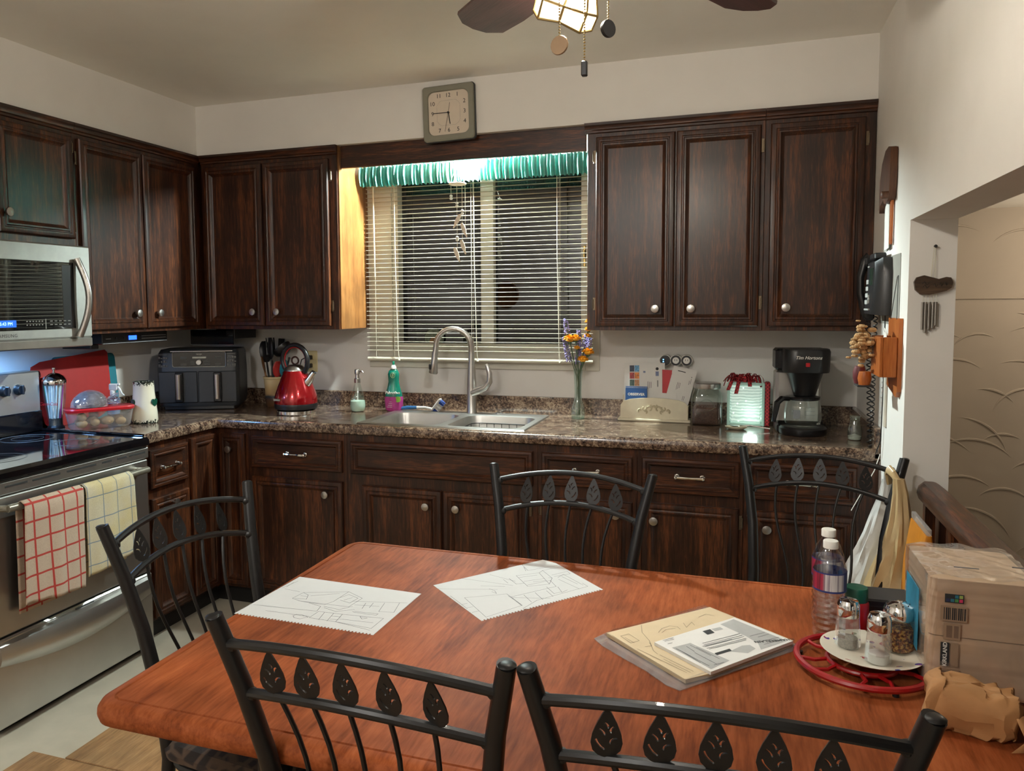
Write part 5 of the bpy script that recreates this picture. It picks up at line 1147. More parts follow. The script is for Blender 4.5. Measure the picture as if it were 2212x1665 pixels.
# ---- unseen lamp added in the stair hall to brighten the plaster wall
hl = thing('added_hall_lamp', 'unseen round ceiling lamp added in the stair hall to brighten its wall', 'lamp', (4.30, -.62, 1.8295))
part(hl, 'base', MB().lathe([(0, -.012), (.11, -.012), (.115, 0), (0, 0)], 24), M_white)
part(hl, 'globe', MB().lathe([(0, -.075), (.05, -.07), (.085, -.045), (.10, -.0125)], 24, cap=False), emis('hall_fill_globe', (1.0, .84, .66), 4))
lamp('hall_fill_light', hl, (0, 0, -.14), P_STAIR_FILL, (1.0, .84, .66), .06)

# ---- fill lamp added on the ceiling behind the viewer, lifts the room's shadows
dl = thing('added_room_lamp', 'unseen round ceiling lamp added behind the viewer as fill light', 'lamp', (1.7, -4.55, H-.0005))
part(dl, 'base', MB().lathe([(0, -.02), (.19, -.02), (.20, 0), (0, 0)], 28), M_white)
part(dl, 'globe', MB().lathe([(0, -.11), (.08, -.10), (.14, -.07), (.175, -.0205)], 28, cap=False), emis('room_fill_globe', (1.0, .97, .93), P_ROOM_FILL))
# sketch and print outlines in table coordinates (m)
P1C= [(-0.191, -0.136), (0.17, -0.144), (0.176, 0.114), (-0.176, 0.128)]
P1= [[(-0.112, -0.012), (-0.106, 0.03), (-0.001, 0.07), (0.051, 0.041), (0.045, -0.018), (-0.085, -0.022), (-0.112, -0.012)], [(-0.001, 0.07), (-0.006, 0.001)], [(-0.106, 0.03), (-0.086, 0.019), (-0.076, -0.007), (-0.106, -0.01)], [(-0.101, 0.009), (-0.084, 0.01)], [(-0.002, 0.028), (0.008, 0.053), (0.041, 0.038), (0.036, 0.004), (0.006, 0.013)], [(0.014, 0.016), (0.026, 0.037)], [(-0.077, 0.016), (-0.018, 0.052)], [(-0.085, -0.022), (-0.017, -0.025), (-0.006, 0.001)], [(-0.179, -0.076), (-0.014, -0.065), (-0.02, -0.036), (-0.057, -0.026)], [(-0.13, -0.099), (-0.014, -0.098)], [(-0.012, -0.034), (0.032, -0.04), (0.052, -0.013)], [(-0.008, -0.041), (0.029, -0.053), (0.066, -0.029)], [(0.037, 0.017), (0.114, 0.034), (0.167, 0.047)], [(0.052, -0.003), (0.112, 0.007)], [(0.071, -0.039), (0.13, -0.035), (0.129, -0.044), (0.073, -0.044), (0.067, -0.041)], [(-0.052, -0.106), (-0.05, -0.096), (-0.037, -0.094), (-0.015, -0.102), (-0.028, -0.117), (-0.044, -0.115), (-0.052, -0.106)], [(-0.011, -0.104), (-0.009, -0.065), (0.052, -0.063), (0.058, -0.106), (-0.011, -0.104)], [(0.007, -0.066), (0.015, -0.107)], [(0.03, -0.064), (0.037, -0.108)], [(0.034, -0.08), (0.057, -0.078)], [(0.038, -0.096), (0.059, -0.095)], [(0.052, -0.063), (0.153, -0.055), (0.151, -0.114), (0.058, -0.106)], [(0.058, -0.089), (0.141, -0.085)], [(0.097, -0.062), (0.117, -0.065), (0.107, -0.073), (0.097, -0.062)], [(0.058, -0.106), (0.152, -0.124)], [(-0.175, 0.041), (-0.162, 0.096)], [(-0.165, 0.038), (-0.118, 0.032)], [(0.073, 0.016), (0.08, -0.018)], [(0.09, 0.022), (0.094, -0.008)], [(0.116, 0.03), (0.125, -0.022)], [(-0.168, 0.087), (-0.168, 0.051)], [(0.15, 0.041), (0.161, -0.016), (0.125, -0.022)]]
P2C= [(-0.217, -0.052), (-0.03, -0.229), (0.198, 0.05), (0.042, 0.211), (0.001, 0.228)]
P2= [[(-0.113, -0.109), (-0.022, -0.053), (0.033, -0.112), (-0.027, -0.206), (-0.113, -0.109)], [(-0.015, -0.064), (0.027, -0.105)], [(-0.15, -0.108), (-0.084, -0.172)], [(-0.105, -0.152), (-0.095, -0.141)], [(-0.086, -0.166), (-0.075, -0.157)], [(-0.066, -0.19), (-0.054, -0.176)], [(-0.035, 0.08), (0.017, 0.12), (0.062, 0.046), (0.014, 0.013), (-0.035, 0.08)], [(-0.024, 0.069), (0.016, 0.101)], [(-0.005, 0.045), (0.041, 0.082)], [(0.017, 0.12), (0.022, 0.14), (0.059, 0.091), (0.062, 0.046)], [(0.02, 0.139), (0.074, 0.197)], [(0.059, 0.091), (0.049, 0.092)], [(-0.164, 0.016), (-0.024, 0.008)], [(-0.103, 0.066), (-0.026, 0.039)], [(-0.1, -0.021), (-0.041, -0.005)], [(-0.202, -0.075), (-0.053, -0.031)], [(-0.074, -0.033), (-0.057, -0.041), (-0.047, -0.058), (-0.062, -0.05)], [(-0.059, 0.042), (-0.04, 0.02)], [(-0.047, 0.054), (-0.018, 0.02), (-0.001, 0.032)], [(-0.007, -0.069), (0.082, 0.035)], [(-0.004, -0.073), (0.086, -0.048)], [(0.082, 0.035), (0.058, 0.073), (0.011, 0.022)], [(0.04, -0.131), (0.059, -0.07), (0.158, 0.06), (0.141, 0.078)], [(-0.001, -0.076), (0.033, -0.115)], [(0.02, -0.047), (0.049, -0.086)], [(0.042, -0.023), (0.071, -0.062)], [(0.066, -0.002), (0.09, -0.034)], [(-0.043, 0.169), (-0.016, 0.128), (0.051, 0.194)], [(-0.033, 0.151), (-0.02, 0.123)], [(0.053, 0.113), (0.086, 0.154), (0.097, 0.138), (0.061, 0.104)], [(0.072, 0.1), (0.081, 0.128), (0.145, 0.065)], [(0.077, 0.087), (0.141, 0.036)], [(0.08, 0.11), (0.13, 0.068)], [(0.06, 0.024), (0.088, -0.015), (0.103, 0.003), (0.087, 0.033)], [(0.019, 0.049), (0.047, 0.069)], [(0.114, 0.02), (0.104, -0.003)]]
BAG= [(-0.203, -0.047), (-0.183, -0.008), (-0.12, 0.056), (0.013, 0.212), (0.073, 0.167), (0.211, 0.046), (0.193, 0.02), (0.084, -0.106), (-0.014, -0.222), (-0.04, -0.208), (-0.083, -0.161), (-0.123, -0.128), (-0.18, -0.077)]
BOOK= [(-0.179, -0.03), (-0.114, 0.039), (0.025, 0.187), (0.195, 0.052), (0.19, 0.035), (0.038, -0.152), (-0.006, -0.193)]
TOPB= [(-0.076, -0.061), (0.079, 0.124), (0.193, 0.033), (0.038, -0.161)]
grey1 = [(-0.04, -0.077), (-0.006, -0.043), (0.071, -0.101), (0.038, -0.15)]
grey2 = [(0.05, 0.074), (0.077, 0.112), (0.182, 0.029), (0.13, -0.031), (0.125, -0.002), (0.102, 0.027)]
black1 = [(0.015, 0.025), (0.03, 0.041), (0.04, 0.025), (0.026, 0.01)]
black2 = [(0.042, -0.077), (0.07, -0.046), (0.075, -0.054), (0.047, -0.085)]
pic = [(0.07, -0.06), (0.094, -0.023), (0.109, -0.015), (0.12, -0.029), (0.105, -0.056)]
grey3 = [(0.032, 0.042), (0.05, 0.059), (0.057, 0.05), (0.04, 0.034)]
PTL= [[(0.018, -0.037), (0.09, 0.036)], [(0.021, -0.044), (0.094, 0.029)], [(0.024, -0.051), (0.098, 0.023)], [(0.019, -0.052), (0.074, 0.002)], [(0.028, -0.059), (0.102, 0.016)], [(0.032, -0.061), (0.102, 0.008)], [(-0.06, -0.048), (-0.041, -0.028)], [(-0.056, -0.051), (-0.039, -0.035)], [(-0.049, -0.062), (-0.041, -0.054)], [(0.11, 0.029), (0.139, 0.058)], [(0.126, 0.029), (0.147, 0.052)], [(0.133, 0.011), (0.166, 0.042)], [(0.137, -0.004), (0.172, 0.034)], [(-0.012, -0.063), (0.004, -0.082)], [(-0.005, -0.055), (0.036, -0.091)], [(0.007, -0.061), (0.052, -0.1)], [(0.005, -0.087), (0.047, -0.125)], [(-0.023, -0.086), (0.018, -0.129)], [(-0.031, -0.079), (0.034, -0.138)], [(0.043, -0.131), (0.06, -0.114)]]
BTL= [[(-0.148, -0.038), (-0.133, -0.022), (-0.108, -0.049), (-0.123, -0.067), (-0.148, -0.038)], [(-0.138, -0.043), (-0.117, -0.063)], [(-0.165, -0.041), (-0.079, -0.129), (-0.01, -0.192)], [(-0.107, -0.09), (-0.006, -0.165)], [(-0.093, -0.075), (-0.081, -0.066), (-0.087, -0.053)], [(-0.074, 0.005), (-0.069, 0.029), (-0.054, 0.048), (-0.038, 0.048), (-0.031, 0.036)], [(-0.067, 0.007), (-0.06, 0.026), (-0.042, 0.038)], [(-0.027, 0.072), (-0.019, 0.051), (-0.01, 0.083), (-0.003, 0.068)], [(-0.113, 0.032), (-0.107, -0.006), (-0.088, -0.043), (-0.075, -0.089), (-0.066, -0.101)], [(0.003, 0.117), (0.018, 0.14), (0.036, 0.134)], [(-0.061, -0.104), (0.006, -0.156)], [(-0.052, -0.121), (0.001, -0.162)]]
# ------------------------------------------------------------------ dining table
TX0, TX1, TY0, TY1, TZ = 1.898, 3.522, -2.722, -1.673, .757
M_cherry = wood('cherry_laminate', srgb(98, 46, 22), srgb(134, 70, 37), srgb(158, 90, 53), axis='y', rough=.55, stretch=9, scale=1.6, coat=.0, bmp=.05, spec=.07)
tb = thing('dining_table', 'cherry wood dining table with rounded edge', 'table', ((TX0+TX1)/2, (TY0+TY1)/2, 0))
hx, hy = (TX1-TX0)/2, (TY1-TY0)/2
def tl(i, z, r=.055): return rrect(-hx+i, -hy+i, hx-i, hy-i, max(r-i, .012), z, 8)
b = MB(); b.loft([tl(.05, .712), tl(.012, .714), tl(.004, .720), tl(0, .732), tl(.001, .742), tl(.008, .752), tl(.018, .7565), tl(.030, .757), tl(.0315, .7545), tl(.034, .7545), tl(.0355, .757)], 0, None, True, True)
part(tb, 'table_top', b, M_cherry)
part(tb, 'apron', MB().box(-hx+.14, -hy+.12, .665, hx-.14, hy-.12, .7115, 0, .003), M_iron)
for sx in (-1, 1):
    for sy in (-1, 1):
        g = MB(); X, Y = sx*(hx-.24), sy*(hy-.26)
        g.tube([(X, Y, .712), (X+sx*.01, Y+sy*.01, .5), (X+sx*.03, Y+sy*.03, .25), (X+sx*.08, Y+sy*.07, .012)], [.036, .032, .030, .034], 12)
        lg = part(tb, 'leg', g, M_iron)
        part(lg, 'leg_scroll', MB().tube([(X-sx*.10, Y, .66), (X-sx*.04, Y, .56), (X-sx*.005, Y, .42), (X-sx*.02, Y, .30)], .009, 8), M_iron)

# ---- sketches
M_sk = mat('sketch_paper', srgb(192, 192, 189), .8, var=.015)
def sketch(label, o, C, lines, edge):
    t = thing('sketch_sheet', label, 'drawing', (o[0], o[1], TZ+.0004), 0, 'pencil sketches on the table')
    out = []
    n = len(C)
    for i in range(n):
        p, q = Vector(C[i]), Vector(C[(i+1) % n]); out.append(tuple(p))
        if i == edge:
            d = (q-p); L = d.length; d.normalize(); nn = Vector((-d.y, d.x)); k = int(L/.0085)
            for j in range(1, k):
                c = p+d*(L*j/k); out += [tuple(c-d*.002), tuple(c-d*.002+nn*.0045), tuple(c+d*.002+nn*.0045), tuple(c+d*.002)]
    part(t, 'paper', curve_mesh('paper', [out], .00025, M_sk), None)
    b = MB()
    for l in lines: b.ribbon(l, .0011, .0005)
    part(t, 'pencil_lines', b, M_ink)
sketch('pencil sketch of a kitchen with a range hood on a torn sheet at the left', (2.1, -2.15), P1C, P1, 0)
sketch('pencil sketch of a kitchen on the tilted sheet in the middle of the table', (2.5, -1.92), P2C, P2, 1)

# ---- plastic sleeve with booklets
sl = thing('document_sleeve', 'clear plastic sleeve lying on the table with printed booklets inside', 'document sleeve', (2.93, -2.12, TZ+.0004))
M_sleeve = glass('clear_sleeve', (.90, .90, .90), .22, .12, 1.45, .10)
b = MB(); nB = len(BAG)
def lift(p, s, z): return (p[0]*s, p[1]*s, z)
b.loft([[lift(p, 1, .0006) for p in BAG], [lift(p, 1, .0022) for p in BAG]], 0, None, True, False); 
b.loft([[lift(p, 1, .0022) for p in BAG], [lift(p, .9, .0125) for p in BAG]], 0, None, False, False)
part(sl, 'film', b, M_sleeve)
bk = thing('booklet', 'cream printed booklet under the white manual in the plastic sleeve', 'booklet', (2.93, -2.12, TZ+.003))
part(bk, 'pages', MB().prism(BOOK, 0, .008), mat('cream_paper', srgb(200, 180, 146), .8, var=.03))
b = MB()
for l in BTL: b.ribbon(l, .0012, .0086)
part(bk, 'print', b, mat('faint_print', srgb(140, 128, 104), .8))
mn = thing('manual', 'white and grey printed manual on top in the plastic sleeve', 'booklet', (2.93, -2.12, TZ+.0112))
part(mn, 'pages', MB().prism(TOPB, 0, .0065), M_paper)
b = MB()
for q, m_ in ((grey1, 0), (grey2, 0), (pic, 0), (grey3, 0), (black1, 1), (black2, 1)): b.add([(x, y, .0068) for x, y in q], [tuple(range(len(q)))], m_)
for l in PTL: b.ribbon(l, .0013, .0072, 2)
part(mn, 'print', b, [M_grey, M_inkd, mat('text_print', srgb(96, 96, 96), .8)])
def on_quad(s, size, a, b_, mt, flip=False):
    A, Bv = Vector((*a, 0)), Vector((*b_, 0)); d = Bv-A
    return text(s, size, mt, Matrix.Translation((A+Bv)/2+Vector((0, 0, .0074))) @ RZ(math.atan2(d.y, d.x)), .0001)
part(mn, 'lettering', on_quad('CHAMBERLAIN', .013, (.208, .048), (.105, -.005), M_inkd), None)

# ------------------------------------------------------------------ condiments on plate and trivet
TC = (3.245, -2.135)
tv = thing('red_trivet', 'round red metal trivet under the flowered plate', 'trivet', (TC[0], TC[1], TZ+.0005))
M_tred = mat('red_enamel', srgb(150, 16, 22), .3, coat=.4)
part(tv, 'rim', MB().tube([(.118*math.cos(a*PI/20), .118*math.sin(a*PI/20), .014) for a in range(40)], .0065, 8, closed=True), M_tred)
part(tv, 'inner_ring', MB().tube([(.062*math.cos(a*PI/16), .062*math.sin(a*PI/16), .014) for a in range(32)], .005, 8, closed=True), M_tred)
for i in range(10):
    a = i*PI/5+.15*(i % 2); part(tv, 'spoke', MB().tube([(.062*math.cos(a), .062*math.sin(a), .014), (.09*math.cos(a+.1), .09*math.sin(a+.1), .014), (.116*math.cos(a), .116*math.sin(a), .014)], .004, 6), M_tred)
for i in range(3):
    a = i*2*PI/3+.9; part(tv, 'foot', MB().cyl((.112*math.cos(a), .112*math.sin(a), 0), (.112*math.cos(a), .112*math.sin(a), .012), .006, 8), M_black)
ptx, pty = 3.262, -2.125
def plate_mat():
    m, t, bs = nt('flowered_china'); v = coords(t); vo = t.nodes.new('ShaderNodeTexVoronoi'); vo.inputs['Scale'].default_value = 42; t.links.new(v, vo.inputs['Vector'])
    lt = t.nodes.new('ShaderNodeMath'); lt.operation = 'LESS_THAN'; lt.inputs[1].default_value = .27; t.links.new(vo.outputs['Distance'], lt.inputs[0])
    n = noise(t, v, 16, 2); g = t.nodes.new('ShaderNodeMath'); g.operation = 'GREATER_THAN'; g.inputs[1].default_value = .52; t.links.new(n, g.inputs[0])
    a = t.nodes.new('ShaderNodeMath'); a.operation = 'MULTIPLY'; t.links.new(lt.outputs[0], a.inputs[0]); t.links.new(g.outputs[0], a.inputs[1])
    mx = t.nodes.new('ShaderNodeMix'); mx.data_type = 'RGBA'; t.links.new(a.outputs[0], mx.inputs[0]); mx.inputs[6].default_value = (*srgb(216, 208, 190), 1)
    t.links.new(ramp(t, noise(t, v, 28, 1), [(.40, srgb(36, 110, 74)), (.5, srgb(170, 40, 46)), (.6, srgb(50, 70, 140))]), mx.inputs[7]); t.links.new(mx.outputs[2], bs.inputs['Base Color']); bs.inputs['Roughness'].default_value = .2; return m
pt = thing('flowered_plate', 'small white flowered plate holding the shakers', 'plate', (ptx, pty, TZ+.0215))
part(pt, 'dish', MB().lathe([(0, .001), (.055, .001), (.060, .004), (.090, .014), (.092, .016), (.088, .016), (.058, .007), (0, .005)], 40), plate_mat())
PZ = TZ+.0215+.0055
def shaker(label, x, y, fill):
    t = thing('glass_shaker', label, 'shaker', (x, y, PZ), .3, 'shakers on the flowered plate')
    pr_ = [(0, .001), (.020, .001), (.0225, .005), (.0215, .03), (.0195, .062), (.019, .068)]
    b = MB(); n = 10; b.loft([[(r*(1+.06*(j % 2))*math.cos(PI*j/n), r*(1+.06*(j % 2))*math.sin(PI*j/n), z) for j in range(2*n)] for r, z in pr_[1:]], 0, None, True, False); part(t, 'glass', b, M_crystal, ang=10)
    c = part(t, 'cap', MB().lathe([(.0205, .064), (.0215, .066), (.0205, .088), (.017, .096), (0, .0975)], 20), M_chrome)
    b = MB()
    for k in range(6): b.lathe([(.0012, 0), (.0012, .0003), (0, .0003)], 6, M=TR(.008*math.cos(k*PI/3), .008*math.sin(k*PI/3), .0968))
    part(c, 'holes', b, M_inkd); part(t, 'seasoning', MB().lathe([(0, .003), (.0180, .003), (.0185, .020), (0, .026)], 16), fill)
M_pep = mat('ground_pepper', srgb(120, 108, 96), .9, var=.4, vscale=300)
shaker('glass salt shaker with chrome cap at the front of the plate', 3.268, -2.165, mat('salt', srgb(220, 218, 212), .8)); shaker('glass pepper shaker with chrome cap at the left of the plate', 3.222, -2.105, M_pep)
fk = thing('pepper_flake_shaker', 'wide glass shaker of red pepper flakes with perforated chrome top', 'shaker', (3.314, -2.093, PZ))
part(fk, 'glass', MB().lathe([(0, .001), (.024, .001), (.029, .006), (.0305, .03), (.028, .056), (.025, .066), (.026, .072)], 24, cap=False), M_clear)
def flakes():
    m, t, bs = nt('pepper_flakes'); v = coords(t); n = noise(t, v, 190, 2, .6); t.links.new(ramp(t, n, [(.38, srgb(70, 26, 14)), (.5, srgb(140, 66, 26)), (.62, srgb(196, 150, 80))]), bs.inputs['Base Color']); bump(t, bs, n, .8, .002); return m
part(fk, 'flakes', MB().lathe([(0, .003), (.022, .003), (.0275, .008), (.029, .03), (.027, .05), (0, .054)], 22), flakes())
c = part(fk, 'cap', MB().lathe([(.0275, .068), (.029, .071), (.0285, .082), (.024, .092), (.012, .0975), (0, .098)], 24), M_chrome)
b = MB()
for k in range(14):
    r = .017 if k < 9 else .008; a = k*2*PI/(9 if k < 9 else 5); b.sph((r*math.cos(a), r*math.sin(a), .0955 if k < 9 else .0972), .0018, 5, sz=.4)
part(c, 'holes', b, M_inkd)
def bottle(label, x, y, h, full):
    t = thing('water_bottle', label, 'water bottle', (x, y, TZ+.0005), .4); s = h/.205
    pr_ = [(.026, .0), (.031, .004)]
    for i in range(7): pr_ += [(.0325, (.012+i*.0125)*s), (.0305, (.018+i*.0125)*s)]
    pr_ += [(.0325, .102*s), (.0325, .148*s), (.031, .155*s), (.024, .175*s), (.0135, .19*s), (.0125, .195*s)]
    part(t, 'bottle', MB().lathe(pr_, 28, cap=False), M_pet)
    part(t, 'water', MB().lathe([(0, .002), (.025, .002), (.0305, .006), (.0305, .12*s), (.0305, .15*s), (.024, .168*s), (0, .168*s)], 24), M_water) if full else None
    cp = part(t, 'cap', MB().lathe([(0, .193*s), (.0150, .193*s), (.0150, .207*s), (.014, .2085*s), (0, .2085*s)], 24), M_white)
    def lab():
        m, tt, bs = nt('bottle_label'); v = coords(tt, (1, 1, .02)); n = noise(tt, v, 300, 1); tc = tt.nodes.new('ShaderNodeTexCoord'); sp = tt.nodes.new('ShaderNodeSeparateXYZ'); tt.links.new(tc.outputs['Object'], sp.inputs[0])
        r1 = ramp(tt, n, [(.42, srgb(150, 140, 150)), (.5, srgb(206, 200, 200))]); mp = tt.nodes.new('ShaderNodeMapRange'); mp.inputs[1].default_value = -.033; mp.inputs[2].default_value = .033; tt.links.new(sp.outputs['X'], mp.inputs[0])
        r2 = ramp(tt, mp.outputs[0], [(.10, srgb(190, 40, 80)), (.16, srgb(255, 255, 255)), (.66, srgb(255, 255, 255)), (.72, srgb(60, 84, 150))]); mx = tt.nodes.new('ShaderNodeMix'); mx.data_type = 'RGBA'; mx.blend_type = 'MULTIPLY'; mx.inputs[0].default_value = 1; tt.links.new(r1, mx.inputs[6]); tt.links.new(r2, mx.inputs[7]); tt.links.new(mx.outputs[2], bs.inputs['Base Color']); return m
    part(t, 'wrapper', MB().lathe([(.0330, .104*s), (.0330, .146*s)], 28, cap=False), lab())
    part(t, 'wrapper_border', MB().lathe([(.0332, .104*s), (.0332, .108*s)], 28, cap=False).lathe([(.0332, .143*s), (.0332, .146*s)], 28, cap=False), mat('label_blue', srgb(40, 52, 110), .4))
M_pet = glass('clear_plastic', (.93, .94, .95), .16, .04, 1.4); M_water = glass('water', (.95, .96, .97), .02, .0, 1.2)
bottle('clear water bottle with white cap and label, nearer of the two', 3.199, -1.995, .205, True)
bottle('clear water bottle with white cap, half hidden behind the nearer bottle', 3.204, -1.905, .205, False)
gc = thing('seasoning_bottle', 'red seasoning bottle with dark green cap behind the shakers', 'bottle', (3.257, -1.945, TZ+.0005))
part(gc, 'bottle', MB().lathe([(0, 0), (.024, 0), (.026, .004), (.026, .062), (.022, .070), (0, .070)], 22), M_red); part(gc, 'cap', MB().lathe([(.0225, .066), (.0235, .068), (.0235, .094), (.022, .097), (0, .098)], 24), mat('dark_green_cap', srgb(12, 84, 66), .4))
bt = thing('black_tray', 'flat black box lying behind the shakers', 'box', (3.335, -1.84, TZ+.0005), .05); part(bt, 'box', MB().box(-.055, -.045, 0, .055, .045, .052, 0, .004), M_black); part(bt, 'seam', MB().box(-.0555, -.0455, .036, .0555, -.0445, .038), M_char)
wb = thing('blue_packet', 'bright blue packet between the flake shaker and the napkins', 'packet', (3.352, -1.985, TZ+.0005), .2); part(wb, 'pouch', MB().box(-.010, -.03, 0, .010, .03, .075, 0, .006), mat('sky_blue_film', srgb(60, 130, 196), .3)); part(wb, 'seal', MB().box(-.009, -.03, .073, .009, .03, .079, 0, .001), M_white)

# ---- napkin pack
NK = (3.343, -2.20); NW, ND, NH = .172, .205, .215
nk = thing('napkin_pack', 'large plastic-wrapped pack of beige paper napkins', 'napkin pack', (NK[0], NK[1], TZ+.0005))
M_nap = mat('beige_napkin', srgb(206, 180, 152), .8, var=.05, vscale=8)
for k in range(2):
    b = MB(); rnd = random.Random(30+k); L = []
    for i in range(25):
        e = rnd.uniform(0, .0016); L.append(rrect(e, e, NW-.004-e, ND-e, .012, .002+k*.106+.104*i/24))
    b.loft(L, 0, None, True, True); part(nk, 'napkin_stack', b, M_nap, ang=50)
M_wrap = glass('napkin_wrap', (.92, .88, .84), .30, .10, 1.4, .06)
b = MB()
def wrapf(u, v):
    pts_ = rrect(-.004, -.004, NW, ND+.003, .014, 0, 5); i = u*len(pts_); k = int(i) % len(pts_); f = i-int(i); p, q = pts_[k], pts_[(k+1) % len(pts_)]
    w = .0016*math.sin(40*u+7*v)+.0012*math.sin(90*u-11*v)
    return ((p[0]*(1-f)+q[0]*f)+w, (p[1]*(1-f)+q[1]*f)+w, .0005+(NH-.0005)*v)
b.grid(wrapf, 96, 12)
def topf(u, v): return (-.004+(NW+.004)*u, -.004+(ND+.007)*v, NH+.005+.0022*math.sin(17*u+5*v)+.0018*math.sin(29*v+9*u)-.004*(abs(2*u-1)**6))
b.grid(topf, 20, 20); part(nk, 'plastic_wrap', b, M_wrap, ang=60)
part(nk, 'blue_side_print', MB().box(-.0068, .06, .05, -.0058, .17, .17), mat('teal_print', srgb(50, 130, 160), .4, var=.3))
b = MB(); yf = -.0062
b.box(.022, yf, .172, .052, yf+.0008, .188, 1)
for i, c in enumerate((2, 3, 4, 5)): b.box(.024+i*.0068, yf-.0004, .174, .0295+i*.0068, yf, .1795, c); b.box(.024+i*.0068, yf-.0004, .181, .0295+i*.0068, yf, .1865, (1, 1, 3, 6)[i])
b.box(.016, yf, .138, .058, yf+.0008, .166, 0)
for i in range(11): b.box(.021+i*.0032, yf-.0004, .141, .0222+i*.0032+(.001 if i % 3 else 0), yf, .163, 1)
b.box(.022, yf, .104, .048, yf+.0008, .134, 0); b.box(.026, yf-.0004, .108, .035, yf, .130, 7); b.box(.038, yf-.0004, .108, .045, yf, .130, 7)
b.box(.018, yf, .055, .032, yf+.0008, .098, 1); b.box(.034, yf, .055, .046, yf+.0008, .098, 0); b.box(.016, yf, .020, .048, yf+.0008, .050, 0); b.box(.020, yf-.0004, .023, .044, yf, .046, 7)
part(nk, 'print', b, [mat('tan_print', srgb(150, 124, 100), .6), M_inkd, mat('p_navy', srgb(30, 40, 80), .5), mat('p_teal', srgb(40, 110, 130), .5), mat('p_green', srgb(70, 130, 70), .5), mat('p_pink', srgb(190, 50, 90), .5), mat('p_lime', srgb(150, 170, 90), .5), mat('p_brown', srgb(112, 90, 74), .6)])
part(nk, 'lettering', text('KIRKLAND', .0092, M_white, TR(.025, yf-.0006, .0765) @ FRONT @ RZ(PI/2), .0002, off=.0002), None)
part(nk, 'perforation', MB().box(.045, .04, NH+.0085, .085, .043, NH+.0095), M_ink)
part(nk, 'perforation', MB().box(.145, .07, NH+.008, .165, .073, NH+.0092), M_ink)

# ---- brown paper parcel
pc = thing('paper_parcel', 'crumpled brown paper bag folded into a parcel in front of the napkins', 'parcel', (3.380, -2.315, TZ+.0005), math.radians(-10)); pc.scale = (.88, .88, .92)
M_kraft = mat('kraft_paper', srgb(170, 122, 76), .8, var=.10, vscale=14, bmp=.5, bscale=35)
rnd = random.Random(17); off = [rnd.uniform(0, 6.28) for _ in range(12)]
def parcel(u, v):
    a = 2*PI*u; e = -PI/2+PI*v
    sg = lambda c, k: math.copysign(abs(c)**k, c)
    x = .078*sg(math.cos(a), .4)*sg(math.cos(e), .38); y = .050*sg(math.sin(a), .4)*sg(math.cos(e), .38); z = .040+.040*sg(math.sin(e), .38)
    w = .0035*math.sin(9*x*30+off[0])+.0035*math.sin(70*y+60*z+off[1])+.003*math.sin(110*(x+z)+off[2])+.002*math.sin(190*x-130*y+90*z)
    s = 1+.10*(x/.078)*(z/.08)
    return (x*s+w, y+w, max(0.0003, z*(1-.12*(x/.078))+w*.8))
part(pc, 'bag', MB().grid(parcel, 44, 26), M_kraft, ang=22)
b = MB(); b.loft([[(.07, -.045, .052), (.09, -.02, .055), (.082, .02, .050)], [(.085, -.055, .02), (.105, -.025, .022), (.09, .02, .02)], [(.062, -.070, .0015), (.095, -.05, .001), (.095, .0, .001)]], 0, None, False, False, False); o = part(pc, 'folded_flap', b, M_kraft); md = o.modifiers.new('t', 'SOLIDIFY'); md.thickness = .001
part(pc, 'red_stamp', MB().grid(lambda u, v: (.018+.040*u, -.030+.02*v, .0855-.012*u+.003*math.sin(7*u)), 5, 4), mat('red_stamp_print', srgb(196, 96, 74), .8, var=.3, vscale=120)) if False else None
# ------------------------------------------------------------------ iron chairs with leaf backs
M_seat = None
def seat_mat():
    m, t, bs = nt('leaf_fabric'); v = coords(t); vo = t.nodes.new('ShaderNodeTexVoronoi'); vo.feature = 'DISTANCE_TO_EDGE'; vo.inputs['Scale'].default_value = 22; t.links.new(v, vo.inputs['Vector'])
    t.links.new(ramp(t, vo.outputs['Distance'], [(.06, srgb(74, 58, 46)), (.14, srgb(34, 26, 23))]), bs.inputs['Base Color']); bs.inputs['Roughness'].default_value = .95; bump(t, bs, noise(t, v, 500, 2), .3, .001); return m
M_seat = seat_mat()
def px(z):
    """half distance of the back posts at height z"""
    K = [(0, .205), (.45, .180), (.60, .182), (.745, .192), (.87, .212), (.985, .238)]
    for (a, p), (c, q) in zip(K[:-1], K[1:]):
        if z <= c: return p+(q-p)*(z-a)/(c-a)
    return K[-1][1]
def py(z): return .02-.11*max(0, (.45-z)/.45)**1.4 if z < .45 else .02-.115*((z-.45)/.535)**1.25
outl = [(0, .040), (.006, .030), (.013, .014), (.0185, -.002), (.0205, -.016), (.018, -.028), (.011, -.036), (0, -.040), (-.011, -.036), (-.018, -.028), (-.0205, -.016), (-.0185, -.002), (-.013, .014), (-.006, .030)]
def slot(x0, y0, x1, y1, bow, w=.0014):
    P = []; d = Vector((x1-x0, y1-y0)); n = Vector((-d.y, d.x)).normalized()
    cs = [Vector((x0, y0))+d*t+n*bow*math.sin(PI*t) for t in (0, .33, .66, 1)]
    return [tuple(c+n*w) for c in cs]+[tuple(c-n*w) for c in cs[::-1]]
LEAF = curve_mesh('leaf', [outl, slot(-.003, .016, .002, .008, .0015), slot(.009, .010, .005, .000, -.002), slot(-.010, .006, -.002, -.004, .0015), slot(.013, -.008, .004, -.017, -.003), slot(-.014, -.010, -.002, -.027, -.002)], .0014, M_iron)
LEAF.transform(FRONT)
